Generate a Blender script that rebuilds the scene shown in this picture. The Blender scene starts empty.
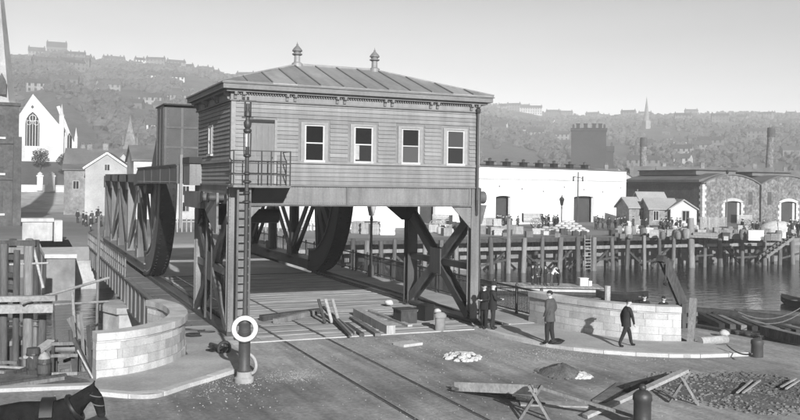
import bpy, bmesh, math, random
from mathutils import Vector, Matrix
R = math.radians
random.seed(7)
S = bpy.context.scene
COL = S.collection

# ------------------------------------------------------------------ camera, sky, sun, exposure
TH, FPX, EYE, ROLL, CAMX, CAMY, HY = R(23.55), 890.0, 5.6, R(0.8), -7.2, -31.8, 184.5
cam = bpy.data.cameras.new('camera'); camo = bpy.data.objects.new('camera', cam); COL.objects.link(camo)
camo.matrix_world = Matrix.Translation((CAMX, CAMY, EYE)) @ Matrix.Rotation(-TH, 4, 'Z') @ Matrix.Rotation(R(90), 4, 'X') @ Matrix.Rotation(ROLL, 4, 'Z')
cam.sensor_width = 36; cam.lens = FPX/800*36; cam.shift_y = -(210-HY)/800
cam.clip_start = .1; cam.clip_end = 8000
S.camera = camo
SUN_EL = R(21); SUN_AZ = (0.13, 1.0)          # shadows fall towards +y and a little +x
world = bpy.data.worlds.new('World'); S.world = world; world.use_nodes = True
nt = world.node_tree; nt.nodes.clear()
sky = nt.nodes.new('ShaderNodeTexSky'); sky.sky_type = 'NISHITA'; sky.sun_disc = False
sky.sun_elevation = SUN_EL; sky.sun_rotation = math.atan2(-SUN_AZ[0], -SUN_AZ[1])
sky.air_density = 0.5; sky.dust_density = 0.15; sky.ozone_density = 1.0
bw = nt.nodes.new('ShaderNodeRGBToBW'); bg = nt.nodes.new('ShaderNodeBackground'); wo = nt.nodes.new('ShaderNodeOutputWorld')
bg.inputs['Strength'].default_value = 0.085
stc = nt.nodes.new('ShaderNodeTexCoord'); smp = nt.nodes.new('ShaderNodeMapping'); smp.inputs['Scale'].default_value = (2.5, 2.5, 16)
sno = nt.nodes.new('ShaderNodeTexNoise'); sno.inputs['Scale'].default_value = 1.2; sno.inputs['Detail'].default_value = 5
smr = nt.nodes.new('ShaderNodeMapRange'); smr.inputs['From Min'].default_value = .35; smr.inputs['From Max'].default_value = .7; smr.inputs['To Min'].default_value = .97; smr.inputs['To Max'].default_value = 1.06
smu = nt.nodes.new('ShaderNodeMath'); smu.operation = 'MULTIPLY'           # faint drawn-out veils of cloud
nt.links.new(stc.outputs['Generated'], smp.inputs[0]); nt.links.new(smp.outputs[0], sno.inputs[0]); nt.links.new(sno.outputs[0], smr.inputs[0]); nt.links.new(smr.outputs[0], smu.inputs[1])
nt.links.new(sky.outputs[0], bw.inputs[0]); nt.links.new(bw.outputs[0], smu.inputs[0]); nt.links.new(smu.outputs[0], bg.inputs[0]); nt.links.new(bg.outputs[0], wo.inputs[0])
sl = bpy.data.lights.new('sun', 'SUN'); sl.energy = 5.0; sl.angle = R(0.6); sl.color = (1, 1, 1)
so = bpy.data.objects.new('sun', sl); COL.objects.link(so); so.location = (-20, -60, 60)
sd = Vector((SUN_AZ[0], SUN_AZ[1], -math.tan(SUN_EL)*math.hypot(*SUN_AZ)))
so.rotation_euler = sd.to_track_quat('-Z', 'Y').to_euler()
S.view_settings.view_transform = 'Standard'; S.view_settings.look = 'None'
S.view_settings.exposure = 0.78; S.view_settings.gamma = 1.0; S.view_settings.use_curve_mapping = False
S.render.resolution_x, S.render.resolution_y = 1024, 538
S.render.engine = 'CYCLES'
S.cycles.max_bounces = 6; S.cycles.diffuse_bounces = 3; S.cycles.glossy_bounces = 3; S.cycles.volume_bounces = 0
S.cycles.transparent_max_bounces = 8

# ------------------------------------------------------------------ photo pixel -> place
def ray(px, py):
    a, b = px-400, py-HY; c, s = math.cos(ROLL), math.sin(ROLL)
    x, y = c*a+s*b, -s*a+c*b
    X, Y = x/FPX, -y/FPX
    return Vector((math.cos(TH)*X+math.sin(TH), -math.sin(TH)*X+math.cos(TH), Y))
EYEV = Vector((CAMX, CAMY, EYE))
def G(px, py, z=0.0):                      # where the line of sight meets level z
    r = ray(px, py); return EYEV + r*((z-EYE)/r.z)
def AT(px, dist, z=0.0):                   # on the bearing of px, dist metres away, at level z
    r = ray(px, HY+(px-400)*math.tan(ROLL)); p = EYEV+r*dist; p.z = z; return p
def HT(py, px, dist):                      # level of a point seen at row py, dist metres away
    return EYE+ray(px, py).z*dist
def FACE(px): return -(TH+math.atan((px-400)/FPX))

# ------------------------------------------------------------------ mesh helpers
class MB:
    def __init__(s): s.v = []; s.f = []
    def add(s, vs, fs):
        o = len(s.v); s.v += [Vector(p) for p in vs]; s.f += [tuple(i+o for i in f) for f in fs]; return s
    def hexa(s, p):
        return s.add(p, [(0,3,2,1),(4,5,6,7),(0,1,5,4),(1,2,6,5),(2,3,7,6),(3,0,4,7)])
    def box(s, x0, x1, y0, y1, z0, z1):
        return s.hexa([(x0,y0,z0),(x1,y0,z0),(x1,y1,z0),(x0,y1,z0),(x0,y0,z1),(x1,y0,z1),(x1,y1,z1),(x0,y1,z1)])
    def beam(s, p, q, w, h, up=(0,0,1)):
        p, q = Vector(p), Vector(q); d = (q-p).normalized(); up = Vector(up)
        if abs(d.dot(up)) > .98: up = Vector((0,1,0))
        a = d.cross(up).normalized()*(w/2); b = a.cross(d).normalized()*(h/2)
        return s.hexa([p-a-b, p+a-b, q+a-b, q-a-b, p-a+b, p+a+b, q+a+b, q-a+b])
    def cyl(s, p, q, r, r2=None, n=10):
        r2 = r if r2 is None else r2
        p, q = Vector(p), Vector(q); d = (q-p).normalized()
        up = Vector((0,0,1)) if abs(d.z) < .9 else Vector((1,0,0))
        a = d.cross(up).normalized(); b = d.cross(a)
        c = [(math.cos(2*math.pi*i/n), math.sin(2*math.pi*i/n)) for i in range(n)]
        vs = [p+(a*x+b*y)*r for x, y in c]+[q+(a*x+b*y)*r2 for x, y in c]
        return s.add(vs, [(i,(i+1)%n,n+(i+1)%n,n+i) for i in range(n)]+[tuple(range(n-1,-1,-1)), tuple(range(n,2*n))])
    def lathe(s, c, prof, n=12, sx=1, sy=1):
        c = Vector(c); vs = []; fs = []
        for r, z in prof:
            for i in range(n):
                t = 2*math.pi*i/n; vs.append(c+Vector((r*sx*math.cos(t), r*sy*math.sin(t), z)))
        for k in range(len(prof)-1):
            for i in range(n): fs.append((k*n+i, k*n+(i+1)%n, (k+1)*n+(i+1)%n, (k+1)*n+i))
        fs += [tuple(range(n-1,-1,-1)), tuple(range((len(prof)-1)*n, len(prof)*n))]
        return s.add(vs, fs)
    def prism(s, poly, ax, a, b):
        m = {'x': lambda p, t: (t, p[0], p[1]), 'y': lambda p, t: (p[0], t, p[1]), 'z': lambda p, t: (p[0], p[1], t)}[ax]
        n = len(poly)
        return s.add([m(p, a) for p in poly]+[m(p, b) for p in poly],
                     [tuple(range(n-1,-1,-1)), tuple(range(n,2*n))]+[(i,(i+1)%n,n+(i+1)%n,n+i) for i in range(n)])
    def torus(s, c, ax, ra, rb, n=24, m=8):
        c, ax = Vector(c), Vector(ax).normalized()
        up = Vector((0,0,1)) if abs(ax.z) < .9 else Vector((1,0,0)); a = ax.cross(up).normalized(); b = ax.cross(a)
        vs = []
        for i in range(n):
            t = 2*math.pi*i/n; d = a*math.cos(t)+b*math.sin(t)
            for j in range(m):
                u = 2*math.pi*j/m; vs.append(c+d*(ra+rb*math.cos(u))+ax*(rb*math.sin(u)))
        return s.add(vs, [(i*m+j, ((i+1)%n)*m+j, ((i+1)%n)*m+(j+1)%m, i*m+(j+1)%m) for i in range(n) for j in range(m)])
    def blob(s, c, rx, ry, rz, n=8, m=5, j=.2, rnd=random):
        c = Vector(c); vs = [c+Vector((0,0,-rz))]
        for k in range(1, m):
            a = math.pi*k/m
            for i in range(n):
                t = 2*math.pi*(i+.5*(k%2))/n; q = 1+rnd.uniform(-j, j)
                vs.append(c+Vector((rx*q*math.sin(a)*math.cos(t), ry*q*math.sin(a)*math.sin(t), -rz*q*math.cos(a))))
        vs.append(c+Vector((0,0,rz))); L = len(vs)-1; fs = []
        for i in range(n): fs.append((0, 1+(i+1)%n, 1+i))
        for k in range(m-2):
            for i in range(n): fs.append((1+k*n+i, 1+k*n+(i+1)%n, 1+(k+1)*n+(i+1)%n, 1+(k+1)*n+i))
        for i in range(n): fs.append((L, 1+(m-2)*n+i, 1+(m-2)*n+(i+1)%n))
        return s.add(vs, fs)
    def mesh(s, name, mat, off=None, smooth=None):
        me = bpy.data.meshes.new(name)
        vs = [v-off for v in s.v] if off is not None else s.v
        me.from_pydata([tuple(v) for v in vs], [], s.f)
        bm = bmesh.new(); bm.from_mesh(me); bmesh.ops.recalc_face_normals(bm, faces=bm.faces); bm.to_mesh(me); bm.free()
        if smooth is not None:
            me.shade_smooth(); me.set_sharp_from_angle(angle=R(smooth))
        me.materials.append(MAT[mat]); return me
BASE = {}
def link(o): COL.objects.link(o); return o
def tag(o, label=None, cat=None, group=None, kind=None):
    if label: o['label'] = label
    if cat: o['category'] = cat
    if group: o['group'] = group
    if kind: o['kind'] = kind
    return o
def thing(name, label, cat, base=(0,0,0), rz=0, group=None, world=False):
    """an Empty at the thing's base; parts are given in its own frame, or in world metres when world=True"""
    o = link(bpy.data.objects.new(name, None)); o.location = base; o.rotation_euler = (0,0,rz); o.empty_display_size = .3
    BASE[o] = Vector(base) if world else None
    return tag(o, label, cat, group)
def root_off(p):
    while p is not None and p not in BASE: p = p.parent
    return BASE.get(p) if p is not None else None
def part(name, mb, mat, parent, smooth=None, label=None, kind=None):
    o = link(bpy.data.objects.new(name, mb.mesh(name, mat, root_off(parent), smooth))); o.parent = parent
    return tag(o, label, None, None, kind)
def solo(name, mb, mat, label, cat, group=None, kind=None, base=None, rz=0, smooth=None):
    o = link(bpy.data.objects.new(name, mb.mesh(name, mat, None, smooth)))
    if base is not None: o.location = base; o.rotation_euler = (0,0,rz)
    return tag(o, label, cat, group, kind)
def soloW(name, mb, mat, label, cat, group=None, base=(0,0,0), smooth=None):
    o = link(bpy.data.objects.new(name, mb.mesh(name, mat, Vector(base), smooth))); o.location = base
    return tag(o, label, cat, group)
def struct(name, mb, mat, smooth=None, kind='structure'):
    o = link(bpy.data.objects.new(name, mb.mesh(name, mat, None, smooth))); o['kind'] = kind; BASE[o] = Vector((0,0,0)); return o
def inst(name, me, parent, loc, rot=(0,0,0), sc=(1,1,1)):
    o = link(bpy.data.objects.new(name, me)); o.parent = parent
    b = root_off(parent); o.location = Vector(loc)-b if b is not None else Vector(loc)
    o.rotation_euler = rot; o.scale = sc; return o
def dup(root, loc, rz=0, label=None, group=None, sc=None):
    def cp(o, par):
        c = o.copy(); link(c); c.parent = par
        for ch in o.children: cp(ch, c)
        return c
    c = cp(root, None); c.location = loc; c.rotation_euler = (0,0,rz)
    if sc: c.scale = (sc, sc, sc)
    if label: c['label'] = label
    if group: c['group'] = group
    return c

# ------------------------------------------------------------------ materials (all grey: a black and white plate)
MAT = {}
def mat(name, v, rough=.85, var=.25, scale=2.0, bump=.15, bscale=None, rand=.08, stretch=(1,1,1), fine=.12, metal=0, spec=.3, stain=0.0, streak=None, sstr=.15):
    m = bpy.data.materials.new(name); m.use_nodes = True; n = m.node_tree; n.nodes.clear(); N = n.nodes.new; L = n.links.new
    out = N('ShaderNodeOutputMaterial'); b = N('ShaderNodeBsdfPrincipled'); L(b.outputs[0], out.inputs[0])
    b.inputs['Roughness'].default_value = rough; b.inputs['Metallic'].default_value = metal; b.inputs['Specular IOR Level'].default_value = spec
    tc = N('ShaderNodeTexCoord'); oi = N('ShaderNodeObjectInfo'); mp = N('ShaderNodeMapping'); mp.inputs['Scale'].default_value = stretch
    ad = N('ShaderNodeVectorMath'); ad.operation = 'ADD'
    ml = N('ShaderNodeMath'); ml.operation = 'MULTIPLY'; ml.inputs[1].default_value = 37.0
    L(oi.outputs['Random'], ml.inputs[0]); L(tc.outputs['Object'], mp.inputs[0]); L(mp.outputs[0], ad.inputs[0]); L(ml.outputs[0], ad.inputs[1])
    n1 = N('ShaderNodeTexNoise'); n1.inputs['Scale'].default_value = scale; n1.inputs['Detail'].default_value = 5; n1.inputs['Roughness'].default_value = .6
    n2 = N('ShaderNodeTexNoise'); n2.inputs['Scale'].default_value = bscale or scale*9; n2.inputs['Detail'].default_value = 4; n2.inputs['Roughness'].default_value = .65
    L(ad.outputs[0], n1.inputs[0]); L(ad.outputs[0], n2.inputs[0])
    def rng(src, lo, hi, a=.3, c=.7):
        r = N('ShaderNodeMapRange'); r.inputs['From Min'].default_value = a; r.inputs['From Max'].default_value = c
        r.inputs['To Min'].default_value = lo; r.inputs['To Max'].default_value = hi; L(src, r.inputs[0]); return r.outputs[0]
    def mul(x, y):
        k = N('ShaderNodeMath'); k.operation = 'MULTIPLY'; L(x, k.inputs[0])
        if isinstance(y, float): k.inputs[1].default_value = y
        else: L(y, k.inputs[1])
        return k.outputs[0]
    val = mul(mul(rng(n1.outputs[0], 1-var, 1+var), rng(n2.outputs[0], 1-fine, 1+fine)), rng(oi.outputs['Random'], 1-rand, 1+rand, 0, 1))
    if stain:
        n3 = N('ShaderNodeTexNoise'); n3.inputs['Scale'].default_value = scale*.35; n3.inputs['Detail'].default_value = 6; L(ad.outputs[0], n3.inputs[0])
        val = mul(val, rng(n3.outputs[0], 1-stain, 1+stain*.4, .4, .56))
    if streak:
        ms = N('ShaderNodeMapping'); ms.inputs['Scale'].default_value = streak; L(tc.outputs['Object'], ms.inputs[0])
        n4 = N('ShaderNodeTexNoise'); n4.inputs['Scale'].default_value = 1.0; n4.inputs['Detail'].default_value = 6; n4.inputs['Roughness'].default_value = .65; L(ms.outputs[0], n4.inputs[0])
        val = mul(val, rng(n4.outputs[0], 1-sstr, 1+sstr*.5, .35, .6))
    val = mul(val, float(v))
    L(val, b.inputs['Base Color'])
    if bump:
        bp = N('ShaderNodeBump'); bp.inputs['Strength'].default_value = bump; bp.inputs['Distance'].default_value = .03
        L(n2.outputs[0], bp.inputs['Height']); L(bp.outputs[0], b.inputs['Normal'])
    MAT[name] = m; return m
mat('road', .235, .95, .22, .45, .6, 9, 0, fine=.25, stain=.38, streak=(1.6,.12,1), sstr=.28)
mat('pave', .33, .9, .15, .8, .3, 14, 0, fine=.15, stain=.15)
mat('kerb', .42, .9, .15, 1.5, .3, 20, .12)
mat('granite', .415, .85, .14, 1.2, .45, 22, .09, fine=.14, stain=.16, streak=(2.5,2.5,.5), sstr=.15)
mat('mortar', .34, .95, .2, 3, .2)
mat('quaystone', .30, .9, .3, .8, .5, 6, .12, stain=.3)
mat('bankstone', .17, .95, .3, .5, .6, 3, .05, stain=.3)
mat('mud', .07, .5, .3, .5, .6, 4, 0)
mat('farland', .18, .95, .3, .06, .4, 1.5, 0, stain=.3)
mat('grass', .075, .95, .3, .15, .6, 3, 0)
mat('hill', .06, 1, .4, .025, .6, .3, 0, fine=.3)
mat('leaf', .055, .95, .45, .02, .3, 1, .2, fine=.2)
mat('deckplank', .33, .9, .25, 1.2, .4, 12, .22, (1,6,1), stain=.25)
mat('sashpaint', .42, .7, .1, 2, .1, 12, .1)
mat('timber', .16, .9, .3, 1.0, .5, 9, .25, (3,3,.5), fine=.3)
mat('darktimber', .05, .9, .35, 1.0, .5, 8, .25, (3,3,.5), fine=.3)
mat('paletimber', .29, .9, .25, 1.2, .4, 10, .2, (1,1,1), fine=.25)
mat('pile', .12, .85, .4, .9, .6, 8, .5, (3,3,.35), fine=.3)
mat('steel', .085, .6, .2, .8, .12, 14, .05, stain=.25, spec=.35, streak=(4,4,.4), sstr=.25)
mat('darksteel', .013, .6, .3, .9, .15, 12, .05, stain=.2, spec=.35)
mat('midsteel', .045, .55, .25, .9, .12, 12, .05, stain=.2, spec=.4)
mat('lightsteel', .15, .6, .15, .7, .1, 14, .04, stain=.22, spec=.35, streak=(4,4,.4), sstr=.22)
mat('iron', .03, .5, .3, 2, .2, 15, .05, spec=.5)
mat('clapboard', .20, .7, .1, .6, .12, 10, .07, (.6,.6,6), fine=.08, stain=.1, streak=(3,3,.35), sstr=.16)
mat('trim', .24, .7, .1, 1, .1, 10, .04, stain=.1)
mat('cornice', .16, .7, .15, 1, .1, 10, .04)
mat('zinc', .24, .5, .12, .5, .06, 6, .12, stain=.14, spec=.4, streak=(2.5,.4,.4), sstr=.15)
mat('seam', .16, .6, .1, 1, .05, 8, .05)
mat('white', .8, .7, .08, 2, .1, 12, .03)
mat('whitewash', .82, .8, .06, .25, .12, 3, .0, fine=.06, stain=.08, streak=(1,1,.12), sstr=.1)
mat('leafdeck', .42, .95, .2, .4, .3, 8, 0, stain=.2)
mat('door', .165, .7, .1, 1, .1, 10, .05, (4,4,.5))
mat('darkdoor', .045, .8, .2, .5, .2, 5, .05)
mat('slate', .12, .8, .2, .5, .3, 5, .1, stain=.15)
mat('paleroof', .27, .8, .12, .5, .2, 5, .1)
mat('render', .38, .9, .15, .4, .2, 5, .1, stain=.15)
mat('palestone', .45, .9, .1, .4, .3, 4, .05, stain=.12)
mat('greystone', .18, .9, .25, .6, .5, 2.5, .1, fine=.3, stain=.2)
mat('darkstone', .07, .95, .3, .5, .5, 2.5, .1, fine=.3)
mat('rubble', .14, .95, .35, 1.1, .8, 2.2, .1, fine=.45)
mat('cobble', .13, .95, .35, 2, .5, 9, .2)
mat('horsehair', .012, .95, .4, 5, .5, 60, 0, spec=.1)
mat('suit', .018, .9, .2, 8, .1, 40, .3)
mat('greysuit', .055, .9, .2, 8, .1, 40, .3)
mat('shirt', .6, .9, .1, 8, .1, 40, .1)
mat('skin', .38, .6, .1, 8, .05, 40, .1)
mat('boot', .012, .5, .2, 8, .1, 40, .1)
mat('coal', .014, .7, .5, 3, .7, 9, .3)
mat('stonebits', .3, .95, .4, 2, .4, 9, .3)
mat('dirt', .11, 1, .35, 2, .8, 14, .05, fine=.35)
mat('sack', .42, .95, .2, 3, .4, 20, .2)
mat('crate', .28, .9, .3, 2, .3, 12, .25, (4,4,.6))
mat('rope', .12, .9, .3, 8, .3, 30, .1)
mat('rail', .09, .35, .3, 2, .1, 20, 0, metal=.6)
mat('groove', .02, .9, .2, 4, .1)
mat('haze_house', .11, .9, .2, .1, .1, 1, .35)
mat('haze_roof', .05, .9, .2, .1, .1, 1, .3)
def glassmat(name, base):
    m = bpy.data.materials.new(name); m.use_nodes = True; b = m.node_tree.nodes['Principled BSDF']
    _t = m.node_tree; _o = _t.nodes.new('ShaderNodeObjectInfo'); _m = _t.nodes.new('ShaderNodeMapRange'); _m.inputs['To Min'].default_value = base*.6; _m.inputs['To Max'].default_value = base*6; _w = _t.nodes.new('ShaderNodeMath'); _w.operation = 'POWER'; _w.inputs[1].default_value = 3; _t.links.new(_o.outputs['Random'], _w.inputs[0]); _t.links.new(_w.outputs[0], _m.inputs[0]); _t.links.new(_m.outputs[0], b.inputs['Base Color']); b.inputs['Roughness'].default_value = .08; b.inputs['Specular IOR Level'].default_value = .12  # random grey put into each pane's colour stands in for reflections
    n = m.node_tree; t = n.nodes.new('ShaderNodeTexNoise'); t.inputs['Scale'].default_value = 2.0
    bp = n.nodes.new('ShaderNodeBump'); bp.inputs['Strength'].default_value = .08; n.links.new(t.outputs[0], bp.inputs['Height']); n.links.new(bp.outputs[0], b.inputs['Normal'])
    MAT[name] = m
glassmat('glass', .012)
def watermat():
    m = bpy.data.materials.new('water'); m.use_nodes = True; n = m.node_tree; b = n.nodes['Principled BSDF']
    b.inputs['Base Color'].default_value = (.012,.012,.012,1); b.inputs['Roughness'].default_value = .1; b.inputs['Specular IOR Level'].default_value = .4
    tc = n.nodes.new('ShaderNodeTexCoord'); mp = n.nodes.new('ShaderNodeMapping'); mp.inputs['Scale'].default_value = (.6, 1.2, 1)
    t = n.nodes.new('ShaderNodeTexNoise'); t.inputs['Scale'].default_value = 1.1; t.inputs['Detail'].default_value = 4
    bp = n.nodes.new('ShaderNodeBump'); bp.inputs['Strength'].default_value = .5; bp.inputs['Distance'].default_value = .12
    n.links.new(tc.outputs['Object'], mp.inputs[0]); n.links.new(mp.outputs[0], t.inputs[0]); n.links.new(t.outputs[0], bp.inputs['Height']); n.links.new(bp.outputs[0], b.inputs['Normal'])
    MAT['water'] = m
watermat()

# ================================================================== ground, river, banks, hills
near_poly = [(-120,-1.0), (-7.5,-2.6), (-5.9,-4.1), (-5.35,-5.15), (-3.8,-4.65), (-2.65,-3.1), (-2.35,-.8), (-2.35,2), (13.2,2), (12.9,-1), (13.3,-3.5),
             (14.3,-5.3), (15.6,-6.2), (16.6,-3.6), (18.1,-3.8), (18.7,-8.4), (19.6,-16), (90,-24), (90,-90), (-120,-90)]
ground = struct('road', MB().prism(near_poly, 'z', -6.5, 0), 'road')
far_poly = [(-900,62), (-9,58), (-4.9,57.5), (-4.9,47.3), (15.2,47.3), (15.2,53.6), (900,53.6), (1900,600), (1900,2600), (-1900,2600), (-1900,600)]
struct('far_ground', MB().prism(far_poly, 'z', -6.5, 0), 'farland')
struct('river_bed', MB().box(-1900,1900,-400,2600,-7.2,-6.4), 'mud')
struct('river', MB().box(-900,900,-30,60,-3.6,-3.5), 'water')
soloW('quay_wall', MB().box(15.3,200,53.15,53.58,-6.4,-.03), 'bankstone', 'rough stone quay wall seen between the wharf piles', 'wall', base=(100,53.3,-6))
ab = thing('bridge_abutment', 'pale dressed stone abutment rising from the water at the far bridge end', 'abutment', (5,42,-6.4), world=True)
part('wing_wall', MB().prism([(-4.75,40.0),(-2.75,39.6),(-2.4,47.0),(-4.85,47.0)], 'z', -6.4, -.3), 'bankstone', ab); part('face_wall', MB().box(-2.4,15.4,46.7,47.3,-6.4,-1.1), 'quaystone', ab); part('wing_wall', MB().box(13.2,15.4,40,46.7,-6.4,-.3), 'bankstone', ab)
part('coping', MB().prism([(-4.9,39.85),(-2.65,39.45),(-2.3,57),(-5.1,57)], 'z', -.3, -.0), 'kerb', ab); part('coping', MB().box(13.1,15.5,39.8,53,-.3,.0), 'kerb', ab)
fb = thing('bastion_wall', 'bright white stone parapet block at the far end of the bridge', 'wall', (-5,56.5,0), world=True)
part('parapet', MB().box(-6.3,-3.75,55.6,57.4,0,1.75), 'granite', fb); part('coping', MB().box(-6.4,-3.65,55.45,57.55,1.75,2.05), 'granite', fb)
part('pedestal', MB().box(-3.65,-2.95,54.6,56.6,0,1.9), 'granite', fb)
near_ab = thing('near_abutment', 'dark stone abutment wall under the near end of the bridge', 'abutment', (5,2,-6.4), world=True)
part('wall', MB().box(-2.4,13.25,2.0,2.6,-6.4,-.05), 'quaystone', near_ab)
wp = thing('bridge_pier', 'dark masonry pier in the river below the rolling wheels', 'pier', (5,22,-6.4), world=True)
part('shaft', MB().prism([(-1.6,20.2),(13.2,20.2),(13.9,22),(13.2,23.8),(-1.6,23.8),(-2.3,22)], 'z', -6.4, -1.9), 'quaystone', wp)
part('cap', MB().prism([(-1.75,20.05),(13.35,20.05),(14.1,22),(13.35,23.95),(-1.75,23.95),(-2.5,22)], 'z', -1.9, -1.55), 'quaystone', wp)

# pavements, raised 0.12 m, with a kerb of separate stones
def strip_poly(pts, w):
    out = []
    for i, p in enumerate(pts):
        a = Vector(pts[max(i-1,0)]); b = Vector(pts[min(i+1,len(pts)-1)]); d = (b-a).normalized(); out.append((p[0]-d.y*w, p[1]+d.x*w))
    return out
def dense(pts, n):
    P = [Vector(p) for p in pts]; out = []
    for i in range(len(P)-1):
        p0 = P[max(i-1,0)]; p1 = P[i]; p2 = P[i+1]; p3 = P[min(i+2,len(P)-1)]
        for k in range(n):
            t = k/n; out.append(.5*((2*p1)+(p2-p0)*t+(2*p0-5*p1+4*p2-p3)*t*t+(3*p1-p0-3*p2+p3)*t**3))
    out.append(P[-1]); return [tuple(p) for p in out]
def resample(pts, step):
    P = [Vector(p) for p in pts]; out = [P[0]]; acc = 0
    for a, b in zip(P, P[1:]):
        L = (b-a).length; t = step-acc
        while t <= L: out.append(a+(b-a)*(t/L)); t += step
        acc = (acc+L) % step
    out.append(P[-1]); return out
kl = dense([(-5.2,-7.4),(-3.9,-8.3),(-2.9,-7.5),(-1.1,-5.9),(-.25,-4.2),(-.05,-2.6),(-.05,-1.25)], 6)
kr = dense([(9.35,-1.25),(9.4,-2.2),(9.62,-4.2),(10.2,-5.9),(11.5,-7.5),(13.4,-8.7),(15.6,-9.1)], 6)
pavl = struct('footway', MB().prism([p for p in kl]+[(-1.9,-1.25),(-2.0,-3.2),(-3.4,-5.1),(-4.9,-5.75),(-5.2,-6.5)], 'z', -.2, .11), 'pave')
pavr = struct('footway', MB().prism([p for p in kr]+[(15.6,-6.9),(13.6,-6.0),(12.5,-3.8),(12.2,-1.25)], 'z', -.2, .11), 'pave')
for pv, pts, sgn in ((pavl, kl, -1), (pavr, kr, 1)):
    q = resample(pts, 1.05)
    for a, b in zip(q, q[1:]):
        d = (b-a).normalized(); n = Vector((-d.y, d.x)); g = d*.008
        o, i = a-n*.03, a+n*.25; o2, i2 = b-n*.03, b+n*.25
        z0, z1 = -.15, .118+random.uniform(-.006,.008)
        part('kerb_stone', MB().hexa([(*(o+g),z0),(*(i+g),z0),(*(i2-g),z0),(*(o2-g),z0),(*(o+g),z1),(*(i+g),z1),(*(i2-g),z1),(*(o2-g),z1)]), 'kerb', pv)

# curved granite parapets, every block a stone of its own
def parapet(pts, label, th, flip):
    path = dense(pts, 10)
    P = [Vector(p) for p in path]; cum = [0]
    for a, b in zip(P, P[1:]): cum.append(cum[-1]+(b-a).length)
    T = cum[-1]
    def at(s):
        s = max(0, min(T, s))
        for k in range(len(P)-1):
            if s <= cum[k+1]+1e-6:
                d = (P[k+1]-P[k]).normalized(); return P[k]+d*(s-cum[k]), Vector((-d.y, d.x))*flip
    w = thing('stone_parapet', label, 'parapet', (pts[0][0], pts[0][1], 0), world=True)
    def block(s0, s1, f, b, z0, z1, m=2):
        mb = MB(); vs = []
        for k in range(m+1):
            p, n = at(s0+(s1-s0)*k/m); i, o = p-n*f, p+n*b
            vs += [(i.x,i.y,z0),(o.x,o.y,z0),(o.x,o.y,z1),(i.x,i.y,z1)]
        fs = [(0,1,2,3), tuple(4*m+k for k in (3,2,1,0))]
        for k in range(m):
            for j in range(4): fs.append((4*k+j, 4*k+(j+1)%4, 4*k+4+(j+1)%4, 4*k+4+j))
        return mb.add(vs, fs)
    part('core', block(.02, T-.02, -.012, th-.012, .0, 1.1, 24), 'mortar', w)
    for z0, z1, ext, st in ((0,.31,.045,1.15), (.31,.58,0,.8), (.58,.85,0,.95), (.85,1.06,0,.75), (1.06,1.12,.03,1.3), (1.12,1.34,.075,1.3)):
        s = 0; first = True
        while s < T-.05:
            L = st*random.uniform(.75,1.3)*(.55 if first and z0 in (.58,) else 1); e = min(T, s+L)
            if T-e < .3: e = T
            j = random.uniform(-.004,.006)
            part('coping_stone' if z0 > 1.1 else 'stone', block(s+.006, e-.006, ext+j, th+ext+j*.5, z0+.006 if z0 else -.05, z1-.004), 'granite', w)
            s = e; first = False
    # end pier
    return w
parapet([(-5.0,-5.75),(-4.2,-5.6),(-3.35,-5.0),(-2.5,-3.95),(-2.0,-2.6),(-1.85,-1.2),(-1.95,.1),(-2.3,1.2)], 'curved pale granite parapet on the left of the bridge approach', .42, 1)
parapet([(12.15,-.75),(12.25,-2.2),(12.75,-4.0),(13.55,-5.4),(14.3,-6.15),(14.95,-6.5)], 'curved pale granite parapet behind the walking man in a cap', .42, 1)

# two tram rails flush in the road
for xx in (1.66, 3.26):
    t = thing('tram_rail', 'worn steel rail set in the road, the one nearer the '+('lamp post' if xx < 2 else 'heap of sand'), 'rail', (xx,-10,0), world=True, group='tram rails in the road')
    part('rail_head', MB().box(xx-.035,xx+.035,-31,-1.3,-.1,.008), 'rail', t)
    part('groove', MB().box(xx+.035,xx+.085,-31,-1.3,-.1,.004), 'groove', t)

# hills
SKYL = [(-500,70),(-200,52),(20,54),(62,50),(85,63),(150,68),(200,72),(240,78),(300,84),(400,95),(480,105),(510,108),(560,118),(640,115),(720,114),(800,116),(1000,108),(1400,100)]
def lerp_tab(t, x):
    for (a, ya), (b, yb) in zip(t, t[1:]):
        if a <= x <= b: return ya+(yb-ya)*(x-a)/(b-a)
    return t[0][1] if x < t[0][0] else t[-1][1]
def hD(px):
    k = min(1, max(0, (px-150)/350)); k = k*k*(3-2*k)
    return 300+k*110, 850+k*450
def hillz(px, D):
    D0, D1 = hD(px)
    zt = EYE+(HY+(px-400)*.014-lerp_tab(SKYL, px))/FPX*D1
    t = max(0, min(1, (D-D0)/(D1-D0)))
    z = zt*(t**.85)
    if D > D1: z = zt*max(.35, 1-(D-D1)/1200)
    w = math.sin(px*.021+D*.013)*2.2+math.sin(px*.047-D*.021+1)*1.3
    return z+w*min(1, t*3)*(1 if D < D1 else .3)-(.6 if t == 0 else 0)
mb = MB(); cols = list(range(-420,1240,10)); rows = [250+i*24 for i in range(58)]
vs = [AT(px, D, hillz(px, D)) for px in cols for D in rows]; nR = len(rows)
mb.add(vs, [(c*nR+r, (c+1)*nR+r, (c+1)*nR+r+1, c*nR+r+1) for c in range(len(cols)-1) for r in range(nR-1)])
struct('hill', mb, 'hill', smooth=60)

# ================================================================== the bridge
def rivets(parent, lines, m='steel', r=.02, step=.13):
    mb = MB()
    for p, q, nrm in lines:
        p, q, nrm = Vector(p), Vector(q), Vector(nrm).normalized(); L = (q-p).length; n = max(1, int(L/step))
        for i in range(n+1): c = p.lerp(q, i/n); mb.cyl(c-nrm*.004, c+nrm*.016, r, r*.55, 5)
    return part('rivets', mb, m, parent, kind='stuff')
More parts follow.
